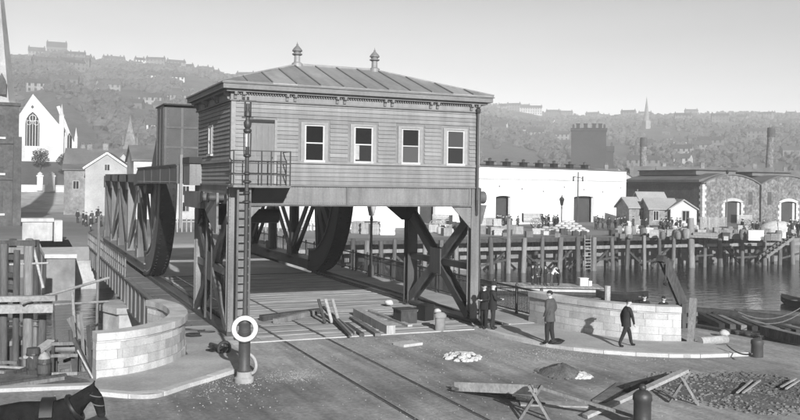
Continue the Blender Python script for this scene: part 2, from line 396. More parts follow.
# ---- fixed span: deck of cross planks, plated walkway, girders with stiffeners
sp = thing('bridge_deck', 'timber planked roadway of the fixed span below the control house', 'bridge deck', (5,10,-.3), world=True)
me = MB().box(0,9.0,-.145,.145,-.12,.02).mesh('plank', 'deckplank')
y = -1.05; k = 0
while y < 20.9:
    inst('plank', me, sp, (.95, y, .0+random.uniform(-.012,.012)), (0, 0, random.uniform(-.003,.003))); y += .3
part('edge_stone', MB().box(-1.9,9.35,-1.32,-1.2,-.2,.03), 'kerb', sp)
for a, b in ((1.62,1.70),(3.22,3.30)): part('rail_head', MB().box(a,b,-1.2,20.9,-.02,.05), 'rail', sp)
part('walkway_board', MB().box(-1.85,.0,-1.2,2.6,-.1,.06), 'pave', sp)
for i in range(13):                                                     # steel plates of the left walkway
    y0 = 2.62+i*1.42
    pl = part('walkway_plate', MB().box(-.98,-.05,y0,y0+1.4,-.05,.05+.006*(i % 2)), 'lightsteel', sp)
    if i < 7: part('bolt', MB().cyl((-.8,y0+.2,.04),(-.8,y0+.2,.075),.03,n=6).cyl((-.8,y0+1.2,.04),(-.8,y0+1.2,.075),.03,n=6), 'midsteel', pl)
part('footway', MB().box(11.05,12.95,-1.2,21,-.25,.12), 'pave', sp)
part('footway_kerb', MB().box(10.93,11.04,-1.2,21,-.25,.13), 'kerb', sp)
part('main_girder', MB().box(9.9,10.9,-.9,21,-1.6,-.14), 'midsteel', sp)
part('main_girder', MB().box(-.05,.9,2.7,21,-1.6,-.14), 'midsteel', sp)
part('outer_girder', MB().box(12.9,13.05,2.7,21,-1.6,-.02), 'midsteel', sp)
og = part('outer_girder', MB().box(-1.12,-1.02,2.7,21,-1.6,-.06), 'lightsteel', sp)
part('top_flange', MB().box(-1.22,-.97,2.7,21,-.06,.03), 'lightsteel', og)
part('bottom_flange', MB().box(-1.22,-.97,2.7,21,-1.68,-1.6), 'steel', og)
for i in range(11): part('stiffener', MB().box(-1.19,-1.121,3.1+i*1.7,3.2+i*1.7,-1.6,-.061), 'lightsteel', og)
for s, (a, b) in enumerate(((-.06,.86),(9.96,10.9))):
    t = part('track', MB().box(a,b,(7.0,-1.1)[s],21.2,-.14,.10), 'midsteel', sp)
    part('track_rail', MB().box(a+.12,a+.24,(7,-1.0)[s],21.2,.10,.16).box(b-.24,b-.12,(7,-1)[s],21.2,.10,.16), 'steel', t)

# ---- rolling leaf: two trusses on wheel segments, counterweight, struts
lf = thing('bascule_leaf', 'riveted steel lifting span rolling on two big curved segments', 'lift bridge', (5,21.7,0), world=True)
CY_, CZ_, RR = 21.7, 5.6, 5.45
def arc(a0, a1, r, n): return [(CY_+r*math.cos(R(a0+(a1-a0)*i/n)), CZ_+r*math.sin(R(a0+(a1-a0)*i/n))) for i in range(n+1)]
for side, (x0, x1) in enumerate(((-.05,.85),(9.98,10.88))):  # right-hand wheel and truss get darker steels, standing in for their shade
    A0, A1 = 172, 276
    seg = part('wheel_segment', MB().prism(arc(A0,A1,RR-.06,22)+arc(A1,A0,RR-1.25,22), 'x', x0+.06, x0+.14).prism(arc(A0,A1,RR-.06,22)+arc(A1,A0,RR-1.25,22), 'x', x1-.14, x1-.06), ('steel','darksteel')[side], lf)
    part('tread', MB().prism(arc(A0,A1,RR+.04,26)+arc(A1,A0,RR-.06,26), 'x', x0, x1), 'darksteel', seg)
    part('inner_flange', MB().prism(arc(A0,A1,RR-1.25,22)+arc(A1,A0,RR-1.32,22), 'x', x0, x1), 'steel', seg)
    rv = MB()
    for i in range(30):
        a = R(A0+2+i*3.4)
        for xr in (x0+.18, x1-.18):
            p = Vector((xr, CY_+math.cos(a)*(RR+.04), CZ_+math.sin(a)*(RR+.04))); q = Vector((xr, CY_+math.cos(a)*(RR+.09), CZ_+math.sin(a)*(RR+.09))); rv.cyl(p, q, .06, n=6)
    part('tread_bolts', rv, 'darksteel', seg, kind='stuff')
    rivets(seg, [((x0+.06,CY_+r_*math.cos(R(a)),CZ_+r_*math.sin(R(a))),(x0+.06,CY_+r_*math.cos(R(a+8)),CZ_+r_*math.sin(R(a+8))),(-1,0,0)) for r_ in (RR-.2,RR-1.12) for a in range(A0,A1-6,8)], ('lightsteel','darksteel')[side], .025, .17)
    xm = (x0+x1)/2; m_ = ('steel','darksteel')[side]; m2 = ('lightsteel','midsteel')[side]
    for a in (186, 205, 224, 243, 262):
        c = (xm, CY_+.5*math.cos(R(a)), CZ_+.5*math.sin(R(a))); e = (xm, CY_+(RR-1.3)*math.cos(R(a)), CZ_+(RR-1.3)*math.sin(R(a)))
        part('spoke', MB().beam(c, e, .55, .3, (1,0,0)), m_, seg)
    part('hub', MB().cyl((x0-.05,CY_,CZ_),(x1+.05,CY_,CZ_),.75,n=20), m_, seg, smooth=40)
    # truss: bottom chord, top chord, posts, crossing web members
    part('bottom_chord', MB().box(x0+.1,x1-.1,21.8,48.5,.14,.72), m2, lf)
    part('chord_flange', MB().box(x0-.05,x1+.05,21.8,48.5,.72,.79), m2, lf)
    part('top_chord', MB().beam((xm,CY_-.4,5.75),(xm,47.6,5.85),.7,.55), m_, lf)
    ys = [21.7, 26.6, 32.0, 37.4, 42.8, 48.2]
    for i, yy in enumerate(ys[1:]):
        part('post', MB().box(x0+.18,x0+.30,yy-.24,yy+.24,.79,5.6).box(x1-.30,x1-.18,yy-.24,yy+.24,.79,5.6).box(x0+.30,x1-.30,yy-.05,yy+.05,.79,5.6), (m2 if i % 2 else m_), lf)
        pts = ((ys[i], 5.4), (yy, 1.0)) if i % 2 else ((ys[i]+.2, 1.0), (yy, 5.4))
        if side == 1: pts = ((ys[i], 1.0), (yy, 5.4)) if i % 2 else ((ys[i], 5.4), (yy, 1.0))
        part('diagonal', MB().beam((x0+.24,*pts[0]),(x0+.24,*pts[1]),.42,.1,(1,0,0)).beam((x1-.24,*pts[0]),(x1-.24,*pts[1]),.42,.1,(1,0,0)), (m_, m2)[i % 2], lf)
        part('gusset', MB().box(x0+.10,x0+.16,yy-.55,yy+.55,.5,1.35), m2, lf)
        part('gusset', MB().box(x0+.10,x0+.16,yy-.5,yy+.5,5.0,6.0), m_, lf)
    # box girder strut from the roll centre back to the machinery under the house
    so_ = -.28 if side == 0 else 11.05
    st = part('operating_strut', MB().prism([(7.6,5.5),(7.6,6.3),(20.8,6.3),(22.6,5.55),(22.6,5.3),(20.8,5.45)], 'x', so_-.35, so_+.2), 'steel', lf)
    part('strut_flange', MB().box(so_-.4,so_+.25,7.6,20.8,6.3,6.36), 'midsteel', st)
    for yy in (9.5, 12.3, 15.2, 18): part('cover_plate', MB().box(so_-.37,so_-.35,yy,yy+.16,5.5,6.3), 'steel', st)
    rivets(st, [((so_-.352,7.8,z),(so_-.352,20.6,z),(-1,0,0)) for z in (5.58,6.22)], 'lightsteel', .02, .2)
    # hanger plates between segment and counterweight
    part('counterweight_bracket', MB().prism([(16.3,5.0),(19.2,5.0),(21.4,6.1),(18.9,8.2),(16.2,8.2)], 'x', x0+.2, x0+.32).prism([(16.3,5.0),(19.2,5.0),(21.4,6.1),(18.9,8.2),(16.2,8.2)], 'x', x1-.32, x1-.2), m_, lf)
cw = part('counterweight', MB().prism([(16.1,6.25),(18.8,6.25),(18.8,9.45),(18.55,9.62),(16.4,9.62),(16.1,9.5)], 'x', .1, 10.75), 'midsteel', lf)
part('cover_plate', MB().box(.05,10.8,15.98,18.9,9.62,9.70), 'darksteel', cw)
for i in range(13): part('seam_plate', MB().box(.1+i*.87,.22+i*.87,16.075,16.1,6.25,9.5), 'steel', cw)
for zz in (7.35, 8.4): part('seam_plate', MB().box(.1,10.75,16.07,16.1,zz,zz+.11), 'steel', cw)
for yy in (16.3, 17.4, 18.5): part('seam_plate', MB().box(.075,.1,yy,yy+.1,6.25,9.5), 'steel', cw)
rivets(cw, [((.3+i*.87,16.1,6.3),(.3+i*.87,16.1,9.4),(0,-1,0)) for i in range(12)]+[((.1,y_,6.3),(.1,y_,9.4),(-1,0,0)) for y_ in (16.2,16.9,17.6,18.3)], 'lightsteel', .03, .25)
part('leaf_deck', MB().box(.95,9.9,21.15,49,-.25,.03), 'leafdeck', lf)
part('end_beam', MB().box(.9,9.95,21.0,21.14,-.4,.05), 'darksteel', lf)
for i in range(6): part('cross_girder', MB().box(.8,10,21.9+i*5.3,22.3+i*5.3,-1.1,-.27), 'darksteel', lf)
part('footway', MB().box(11.0,12.9,21.15,49,-.12,.1), 'pave', lf); part('footway', MB().box(-1.0,-.1,21.15,49,-.12,.05), 'lightsteel', lf)
og = part('outer_girder', MB().box(-1.12,-1.02,21.2,49,-1.5,-.06), 'lightsteel', lf)
part('top_flange', MB().box(-1.22,-.97,21.2,49,-.06,.03), 'lightsteel', og)
for i in range(16): part('stiffener', MB().box(-1.19,-1.121,21.6+i*1.7,21.7+i*1.7,-1.5,-.061), 'lightsteel', og)
part('railing_rail', MB().beam((-1.15,21.5,1.15),(-1.15,49,1.15),.06,.06).beam((-1.15,21.5,.6),(-1.15,49,.6),.04,.04), 'steel', lf)
for i in range(24): part('railing_post', MB().box(-1.19,-1.11,21.6+i*1.18,21.68+i*1.18,.03,1.15), 'lightsteel', lf)

# ---- railing with upright bars along the right footway
rl = thing('iron_railing', 'dark iron railing of upright bars along the right footway', 'railing', (12.75,10,.12), world=True)
part('top_rail', MB().box(12.70,12.80,-.75,21,1.22,1.29), 'iron', rl); part('bottom_rail', MB().box(12.72,12.78,-.75,21,.24,.29), 'iron', rl); part('middle_rail', MB().box(12.725,12.775,-.75,21,1.02,1.05), 'iron', rl)
bar = MB().box(-.014,.014,-.014,.014,.29,1.22).mesh('bar', 'iron'); post = MB().lathe((0,0,0), [(.075,.12),(.075,.2),(.045,.24),(.045,1.3),(.07,1.33),(.06,1.4),(.0,1.46)], 8).mesh('post', 'iron')
y = -.7; k = 0
while y < 21:
    if k % 15 == 0: inst('post', post, rl, (12.75, y, 0))
    else: inst('bar', bar, rl, (12.75, y, 0))
    y += .13; k += 1
fr = thing('iron_railing', 'far stretch of iron railing along the right side of the lifting span', 'railing', (12.75,35,.1), world=True)
part('top_rail', MB().box(12.70,12.80,21.2,49,1.2,1.27), 'iron', fr); part('bottom_rail', MB().box(12.72,12.78,21.2,49,.24,.29), 'iron', fr)
y = 21.3; k = 0
while y < 49: inst('post' if k % 6 == 0 else 'bar', post if k % 6 == 0 else bar, fr, (12.75, y, -.02)); y += .33; k += 1

# ---- steel portal tower carrying the house
tw = thing('steel_portal', 'steel portal tower straddling the roadway with crossed side braces', 'tower', (5,3.2,0), world=True)
def column(x, y, mt, w=.36):
    c = part('leg', MB().box(x-w/2,x+w/2,y-w/2,y-w/2+.04,.03,5.5).box(x-w/2,x+w/2,y+w/2-.04,y+w/2,.03,5.5).box(x-.03,x+.03,y-w/2+.04,y+w/2-.04,.03,5.5), mt, tw)
    rivets(c, [((x+s*w*.38,y-w/2,.2),(x+s*w*.38,y-w/2,5.4),(0,-1,0)) for s in (-1,1)], mt)
    part('base_plate', MB().box(x-.4,x+.4,y-.4,y+.4,-.1,.07), mt, c)
    return c
XL, XR, YF, YB = .14, 10.02, .2, 6.35
c1 = column(XL, YF, 'lightsteel'); c2 = column(XR, YF, 'lightsteel'); c3 = column(XL, YB, 'lightsteel'); c4 = column(XR, YB, 'midsteel', .48)
part('cap_angle', MB().box(XR+.19,XR+.24,YF-.2,YF+.2,.1,5.5), 'midsteel', c2)
def girder(x0, x1, y0, y1, mt, z0=4.8, z1=5.5):
    g = part('girder', MB().box(x0,x1,y0,y1,z0,z1), mt, tw); return g
fg = girder(.34, 9.82, .03, .12, 'lightsteel'); part('flange', MB().box(.34,9.82,-.04,.25,4.74,4.799), 'steel', fg)
for x in (.45, 4.45, 9.7): part('stiffener', MB().box(x,x+.07,-.005,.03,4.8,5.5), 'lightsteel', fg)
rv = MB()
for i in range(105): rv.cyl((.4+i*.089, .03, 4.86), (.4+i*.089, .008, 4.86), .016, .011, 5)
part('rivets', rv, 'steel', fg, kind='stuff')
girder(.34, 9.82, 6.3, 6.45, 'midsteel'); sg = girder(.02, .1, .4, 6.15, 'lightsteel'); girder(10.0, 10.1, .4, 6.1, 'midsteel')
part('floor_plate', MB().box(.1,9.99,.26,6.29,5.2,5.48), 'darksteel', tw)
for x, s in ((.33,1),(9.83,-1)): part('knee_plate', MB().prism([(x,4.74),(x+s*.85,4.74),(x,3.85)], 'y', .05, .1), 'lightsteel', tw)
part('knee_plate', MB().prism([(6.1,4.3),(5.1,4.74),(.9,4.74),(.4,3.9),(.4,4.2)][:0] or [(9.8,4.74),(8.55,4.74),(9.55,3.95),(9.8,3.95)], 'y', 6.32, 6.38), 'darksteel', tw)
part('knee_plate', MB().prism([(YB,4.79),(YB-1.5,4.79),(YB-.25,3.95),(YB,3.95)], 'x', XR-.28, XR-.2), 'darksteel', tw)
part('knee_plate', MB().prism([(YF,4.79),(YF+1.2,4.79),(YF+.18,3.9),(YF,3.9)], 'x', XR-.1, XR-.05), 'midsteel', tw)
part('knee_plate', MB().prism([(YB,4.79),(YB-1.2,4.79),(YB-.2,3.9),(YB,3.9)], 'x', .02, .08), 'steel', tw)
for x, mt, mt2 in ((XL,'steel','lightsteel'),(XR,'steel','midsteel')):
    for (ya, za, yb, zb, m_) in ((YF+.1,4.3,YB-.1,.25,mt),(YB-.1,4.3,YF+.1,.25,mt2)):
        part('brace', MB().beam((x-.15,ya,za),(x-.15,yb,zb),.36,.07,(1,0,0)).beam((x+.15,ya,za),(x+.15,yb,zb),.36,.07,(1,0,0)).beam((x,ya,za),(x,yb,zb),.05,.24,(1,0,0)), m_, tw)
    part('gusset', MB().box(x-.22,x-.185,2.75,3.8,1.75,2.85), mt, tw); part('gusset', MB().box(x+.185,x+.22,2.75,3.8,1.75,2.85), mt, tw)
    part('strut', MB().box(x-.1,x+.1,YF+.15,YB-.2,2.15,2.42), mt2, tw)
    part('sill_beam', MB().box(x-.22,x+.22,YF-.3,YB+.4,.075,.2), 'midsteel', tw)
for x_, s_ in ((.33,1),(9.83,-1)): rivets(tw, [((x_+s_*.06,.05,3.98),(x_+s_*.06,.05,4.7),(0,-1,0)),((x_+s_*.12,.05,3.98),(x_+s_*.8,.05,4.68),(0,-1,0))], 'steel', .018, .11)
rivets(fg, [((.5,.03,5.44),(9.7,.03,5.44),(0,-1,0))], 'steel', .016, .1)
# machinery hung at the rear left corner and at the right end
mc = thing('winding_gear', 'winding machinery hanging on the left flank of the control house', 'machinery', (-.5,6.8,5), world=True)
part('support_plate', MB().box(-.62,-.5,6.9,7.05,3.6,6.75), 'lightsteel', mc)
part('gear_case', MB().box(-.48,.02,5.4,6.85,5.45,6.35), 'lightsteel', mc)
part('case_cap', MB().box(-.52,.02,5.3,6.95,6.36,6.62), 'darksteel', mc)
part('bed_plate', MB().box(-.45,.0,3.2,6.8,4.55,5.2), 'lightsteel', mc)
part('hanger_plate', MB().prism([(3.1,5.2),(.9,5.2),(.9,3.7),(1.3,3.7),(3.1,4.55)], 'x', -.3, -.22), 'lightsteel', mc)
for y0, r in ((1.1,.12),(2.3,.17)): part('drum', MB().cyl((-.55,y0,5.02),(.0,y0,5.02),r,n=14), 'steel', mc, smooth=40); part('drum_flange', MB().cyl((-.6,y0,5.02),(-.55,y0,5.02),r+.06,n=14), 'darksteel', mc, smooth=40)
gw = MB()
for i in range(20):
    a = 2*math.pi*i/20; pass
    gw.beam((-.2, 4.7+.45*math.cos(a), 4.35+.45*math.sin(a)), (-.2, 4.7+.56*math.cos(a), 4.35+.56*math.sin(a)), .16, .07, (1,0,0))
part('cog_wheel', gw.cyl((-.3,4.7,4.35),(-.1,4.7,4.35),.47,n=24), 'darksteel', mc)
part('motor_block', MB().box(.3,1.6,3.2,5.6,3.9,4.7).cyl((.5,2.2,4.3),(2.4,2.2,4.3),.28,n=12), 'darksteel', mc)
part('chain', MB().cyl((-.1,2.6,.3),(-.1,2.6,4.8),.035,n=6).cyl((-.1,3.7,.2),(-.1,3.5,4.4),.05,n=6), 'steel', mc)
mr = thing('winding_gear', 'shaft and drum jutting from the right side of the control house', 'machinery', (10.5,2,4.8), world=True)
part('shaft', MB().cyl((10.1,1.2,5.1),(10.95,1.2,5.1),.14,n=12), 'midsteel', mr, smooth=40); part('drum', MB().cyl((10.75,1.2,5.1),(11.05,1.2,5.1),.26,n=16), 'steel', mr, smooth=40)
part('bracket', MB().prism([(.4,4.8),(2.0,4.8),(1.6,4.0),(.8,4.0)], 'x', 10.15, 10.75), 'lightsteel', mr)

# ---- control house
hs = thing('control_house', 'clapboarded bridge control house with hipped metal roof on a steel portal', 'house', (5,3.2,5.5), world=True)
X0, X1, Y0, Y1, Z0, Z1 = 0.0, 10.16, 0.0, 6.4, 5.53, 8.98
part('wall_core', MB().box(X0+.05,X1-.05,Y0+.05,Y1-.05,Z0,Z1), 'cornice', hs)
wins = [(2.77,3.53),(4.73,5.49),(6.71,7.47),(8.68,9.45)]; WZ0, WZ1 = 6.46, 7.78
rows_ = [Z0+.01+.158*i for i in range(5)]+[6.44+.156*i for i in range(14)]
def board(ax, a, b, z, h, pos, sgn):
    mb = MB(); t0, t1 = .006, .044
    if ax == 'x': mb.prism([(pos,z),(pos-sgn*t1,z),(pos-sgn*t0,z+h),(pos,z+h)], 'x', a, b)
    else: mb.prism([(pos,z),(pos-sgn*t1,z),(pos-sgn*t0,z+h),(pos,z+h)], 'y', a, b)
    return mb
def cut(a, b, holes):
    out = []; c = a
    for h0, h1 in sorted(holes):
        if h0 > c: out.append((c, min(h0,b)))
        c = max(c, h1)
    if c < b: out.append((c, b))
    return [(p, q) for p, q in out if q-p > .03]
DX0, DX1, DZ1 = .66, 1.6, 7.8
for z in rows_:
    h = .15
    holes = [(p-.24,q+.24) for p, q in wins if z+h > WZ0-.02 and z < WZ1+.16]
    if z < DZ1+.1: holes.append((DX0-.1, DX1+.1))
    for p, q in cut(X0+.17, X1-.17, holes): part('clapboard', board('x', p+.002, q-.002, z, h+.004, Y0+.05, 1), 'clapboard', hs)
    hl = [(3.2,4.0)] if z+h > 6.7 and z < 7.85 else []
    for p, q in cut(Y0+.17, Y1-.1, hl): part('clapboard', board('y', p+.002, q-.002, z, h+.004, X0+.05, 1), 'clapboard', hs)
    part('clapboard', board('y', Y0+.1, Y1-.1, z, h+.004, X1-.05, -1), 'clapboard', hs); part('clapboard', board('x', X0+.1, X1-.1, z, h+.004, Y1-.05, -1), 'clapboard', hs)
for x0, x1 in ((X0-.0,X0+.165),(X1-.165,X1)): part('corner_board', MB().box(x0,x1,Y0,Y0+.06,Z0,8.6), 'trim', hs)
part('corner_board', MB().box(X0-.002,X0+.05,Y0+.062,Y0+.165,Z0,8.6), 'clapboard', hs)
part('sill_band', MB().box(X0-.02,DX0-.1,Y0-.035,Y0+.04,6.33,6.43), 'clapboard', hs); part('sill_band', MB().box(DX1+.1,X1+.02,Y0-.035,Y0+.04,6.33,6.43), 'clapboard', hs)
part('sill_band', MB().box(X0-.035,X0+.04,Y0+.03,Y1+.02,6.33,6.43), 'clapboard', hs)
part('base_moulding', MB().box(X0-.03,X1+.03,Y0-.05,Y0+.05,5.485,5.53).box(X0-.05,X0+.04,Y0+.05,Y1,5.485,5.53), 'cornice', hs)
def sash(x0, x1, y, z0, z1, bl_=0):
    w = part('window', MB().box(x0-.2,x0-.05,y-.0,y+.09,z0-.1,z1+.14).box(x1+.05,x1+.2,y,y+.09,z0-.1,z1+.14).box(x0-.05,x1+.05,y,y+.09,z1+.06,z1+.14).box(x0-.05,x1+.05,y,y+.09,z0-.1,z0-.05), 'trim', hs)
    part('frame', MB().box(x0-.05,x0+.0,y-.012,y+.06,z0-.05,z1+.04).box(x1-.0,x1+.05,y-.012,y+.06,z0-.05,z1+.04).box(x0,x1,y-.012,y+.06,z1,z1+.04), 'sashpaint', w)
    part('sill', MB().box(x0-.08,x1+.08,y-.05,y+.06,z0-.1,z0-.01), 'sashpaint', w)
    zm = (z0+z1)/2
    part('sash_bar', MB().box(x0,x1,y+.0,y+.06,zm-.025,zm+.02), 'sashpaint', w)
    part('pane', MB().box(x0,x1,y+.03,y+.06,zm+.02,z1), 'glass', w); part('pane', MB().box(x0,x1,y+.043,y+.07,z0-.02,zm-.025), 'glass', w)
    part('pale_strip', MB().box(x0+.02,x0+.02+bl_,y+.036,y+.042,z0+.05,zm-.03), 'sack', w) if bl_ else None  # narrow pale strip set before the lower pane
    return w
for (p, q), bl_ in zip(wins, (0,.16,0,0)): sash(p+.05, q-.05, .0, WZ0+.02, WZ1-.04, bl_)
wl = part('window', MB().box(-.02,.05,3.2,3.28,6.7,7.85).box(-.02,.05,3.92,4.0,6.7,7.85).box(-.02,.05,3.28,3.92,7.75,7.85), 'clapboard', hs)
part('frame', MB().box(-.04,.04,3.28,3.38,6.72,7.75).box(-.04,.04,3.82,3.92,6.72,7.75).box(-.03,.04,3.38,3.82,7.18,7.25), 'sashpaint', wl); part('sill', MB().box(-.08,.05,3.2,4.0,6.62,6.7), 'sashpaint', wl)
part('pane', MB().box(.0,.03,3.38,3.82,6.72,7.75), 'glass', wl)
# door: panelled, in a plain casing
dr = part('door', MB().box(DX0,DX1,.0,.06,5.56,7.78), 'door', hs)
part('casing', MB().box(DX0-.1,DX0-.004,-.03,.06,5.53,7.9).box(DX1+.004,DX1+.1,-.03,.06,5.53,7.9), 'trim', dr); part('lintel', MB().box(DX0-.004,DX1+.004,-.05,.06,7.79,7.9), 'darksteel', dr)
for i in range(4):
    for z0, z1 in ((5.7,6.45),(6.58,7.68)): part('panel', MB().box(DX0+.06+i*.215,DX0+.23+i*.215,-.018,.0,z0,z1), 'door', dr)
part('handle', MB().blob((DX1-.08,-.04,6.52),.03,.04,.03,6,4,0), 'iron', dr)
# cornice, frieze and paired brackets
part('frieze', MB().box(X0-.03,X1+.03,Y0-.03,Y1+.03,8.6,8.98), 'clapboard', hs)
part('frieze_moulding', MB().box(X0-.06,X1+.06,Y0-.06,Y1+.06,8.545,8.598), 'cornice', hs)
part('cornice', MB().box(X0-.22,X1+.22,Y0-.22,Y1+.22,8.86,8.95), 'cornice', hs)
part('gutter', MB().box(X0-.38,X1+.38,Y0-.38,Y1+.38,8.951,9.13).box(X0-.43,X1+.43,Y0-.43,Y1+.43,9.131,9.17), 'cornice', hs)
br = MB().prism([(-.0,8.6),(-.07,8.62),(-.09,8.72),(-.19,8.76),(-.19,8.86),(0,8.86)], 'x', -.05, .05).mesh('bracket', 'cornice')
for x in (.12,.42,2.05,2.35,4.0,4.3,5.95,6.25,7.9,8.2,9.72,10.02): inst('bracket', br, hs, (x, -.031, 0))
for yv in (.25,2.05,2.35,4.1,4.4,6.1): inst('bracket', br, hs, (-.031, yv, 0), (0,0,-math.pi/2))
dm = MB()
for i in range(100): dm.box(.2+i*.098,.25+i*.098,-.12,-.03,8.79,8.855)
part('dentils', dm, 'cornice', hs, kind='stuff')
part('downpipe', MB().cyl((10.02,-.1,8.6),(10.02,-.1,5.0),.05,n=8).cyl((10.02,-.1,5.0),(10.06,-.02,4.4),.05,n=8).lathe((10.02,-.1,0),[(.05,8.5),(.1,8.58),(.11,8.68),(.05,8.72)],8), 'midsteel', hs, smooth=40)
# hipped roof of separate seamed sheets
EX0, EX1, EY0, EY1, EZ = X0-.4, X1+.4, Y0-.4, Y1+.4, 9.18; RX0, RX1, RY, RZ = 3.38, 6.82, 3.2, 10.38
def roof_face(kind):
    if kind in 'FB':
        lo, hi, s0, s1 = EX0, EX1, RX0, RX1; d = RY-EY0 if kind == 'F' else EY1-RY
        top = lambda x: min(1, (x-EX0)/(RX0-EX0), (EX1-x)/(EX1-RX1))
        P3 = lambda x, t: Vector((x, EY0+d*t if kind == 'F' else EY1-d*t, EZ+(RZ-EZ)*t))
    else:
        lo, hi, s0, s1 = EY0, EY1, RY, RY; d = RX0-EX0 if kind == 'L' else EX1-RX1
        top = lambda y: max(0, min(1, (y-EY0)/(RY-EY0), (EY1-y)/(EY1-RY)))
        P3 = lambda y, t: Vector((EX0+d*t if kind == 'L' else EX1-d*t, y, EZ+(RZ-EZ)*t))
    n = 12 if kind in 'FB' else 8
    xs = [lo+(hi-lo)*i/n for i in range(n+1)]
    for a, b in zip(xs, xs[1:]):
        bp = [a]+[s for s in (s0, s1) if a+.01 < s < b-.01]+[b]; bp = sorted(set(bp))
        poly = [P3(a,0), P3(b,0)]+[P3(x, max(0,top(x))) for x in reversed(bp)]
        q = [poly[0]]
        for p in poly[1:]:
            if (p-q[-1]).length > .02: q.append(p)
        if (q[0]-q[-1]).length < .02: q.pop()
        nn = len(q); up = Vector((0,0,.035))
        part('roof_sheet', MB().add(q+[p+up for p in q], [tuple(range(nn-1,-1,-1)), tuple(range(nn,2*nn))]+[(i,(i+1)%nn,nn+(i+1)%nn,nn+i) for i in range(nn)]), 'zinc', hs)
    for x in xs[1:-1]:
        if top(x) > .08: part('seam_roll', MB().beam(P3(x,0)+Vector((0,0,.05)), P3(x,top(x)-.01)+Vector((0,0,.05)), .05, .06), 'seam', hs)
for k in 'FBLR': roof_face(k)
part('ridge_roll', MB().cyl((RX0,RY,RZ+.05),(RX1,RY,RZ+.05),.06,n=8), 'zinc', hs)
for ex, rx in ((EX0,RX0),(EX1,RX1)):
    for ey in (EY0, EY1): part('hip_roll', MB().cyl((ex,ey,EZ+.05),(rx,RY,RZ+.05),.05,n=6), 'zinc', hs)
for x in (RX0+.02, RX1-.02):
    vt = part('roof_ventilator', MB().lathe((x,RY,RZ), [(.24,-.06),(.22,.1),(.13,.16),(.12,.42)], 12), 'zinc', hs, smooth=30)
    part('louvre_cap', MB().lathe((x,RY,RZ), [(.12,.42),(.21,.46),(.21,.50),(.15,.52),(.15,.58),(.21,.60),(.21,.64),(.15,.72),(.04,.84)], 12), 'seam', vt, smooth=30)
    part('finial', MB().lathe((x,RY,RZ), [(.04,.84),(.05,.88),(.02,.9),(.0,1.02)], 8), 'seam', vt)
# balcony with railing outside the door
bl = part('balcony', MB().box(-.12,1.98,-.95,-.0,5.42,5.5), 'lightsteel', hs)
part('soffit', MB().prism([(-.93,5.42),(-.0,5.42),(-.0,4.9),(-.12,4.9)], 'x', .68, 1.95), 'darksteel', bl)  # near-black colour paints in the shade under the balcony
bw_ = MB()
for z in (5.88, 6.28, 6.72): bw_.beam((-.1,-.92,z),(1.95,-.92,z),.035,.035); bw_.beam((-.1,-.92,z),(-.1,.0,z),.035,.035); bw_.beam((1.95,-.92,z),(1.95,.0,z),.035,.035)
part('railing_rail', bw_, 'midsteel', bl)
for x in (-.1,.32,.9,1.25,1.6,1.95): part('railing_post', MB().cyl((x,-.92,5.5),(x,-.92,6.74),.026,n=6), 'midsteel', bl)
# ladder up to the balcony
ld = thing('iron_ladder', 'tall iron ladder rising from the roadway to the house balcony', 'ladder', (.4,-.75,0), world=True)
for x in (.12, .56): part('stile', MB().box(x-.035,x+.035,-.72,-.64,.03,5.42), 'steel', ld)
rg = MB().cyl((.0,0,0),(.44,0,0),.028,n=6).mesh('rung', 'lightsteel')
for i in range(18): inst('rung', rg, ld, (.12, -.68, .3+i*.29))
part('back_plate', MB().box(.2,.5,-.5,-.46,.03,5.3), 'lightsteel', ld)

# ================================================================== people
def skin_mesh(name, verts, edges, mats, root=0):
    """grow one continuous body from joints (co, radius x, radius y, material slot)"""
    me = bpy.data.meshes.new(name); me.from_pydata([v[0] for v in verts], edges, [])
    o = bpy.data.objects.new(name, me); link(o)
    md = o.modifiers.new('skin', 'SKIN'); md.use_smooth_shade = True
    for i, v in enumerate(verts):
        sv = me.skin_vertices[0].data[i]; sv.radius = (v[1], v[2]); sv.use_root = (i == root)
    ss = o.modifiers.new('sub', 'SUBSURF'); ss.levels = 1; ss.render_levels = 1
    dg = bpy.context.evaluated_depsgraph_get(); ev = o.evaluated_get(dg)
    res = bpy.data.meshes.new_from_object(ev, depsgraph=dg)
    COL.objects.unlink(o); bpy.data.objects.remove(o)
    res.materials.clear()
    for m in mats: res.materials.append(MAT[m])
    J = [(Vector(v[0]), v[3]) for v in verts]
    for p in res.polygons:
        c = p.center; p.material_index = min(J, key=lambda j: (j[0]-c).length_squared)[1]; p.use_smooth = True
    return res
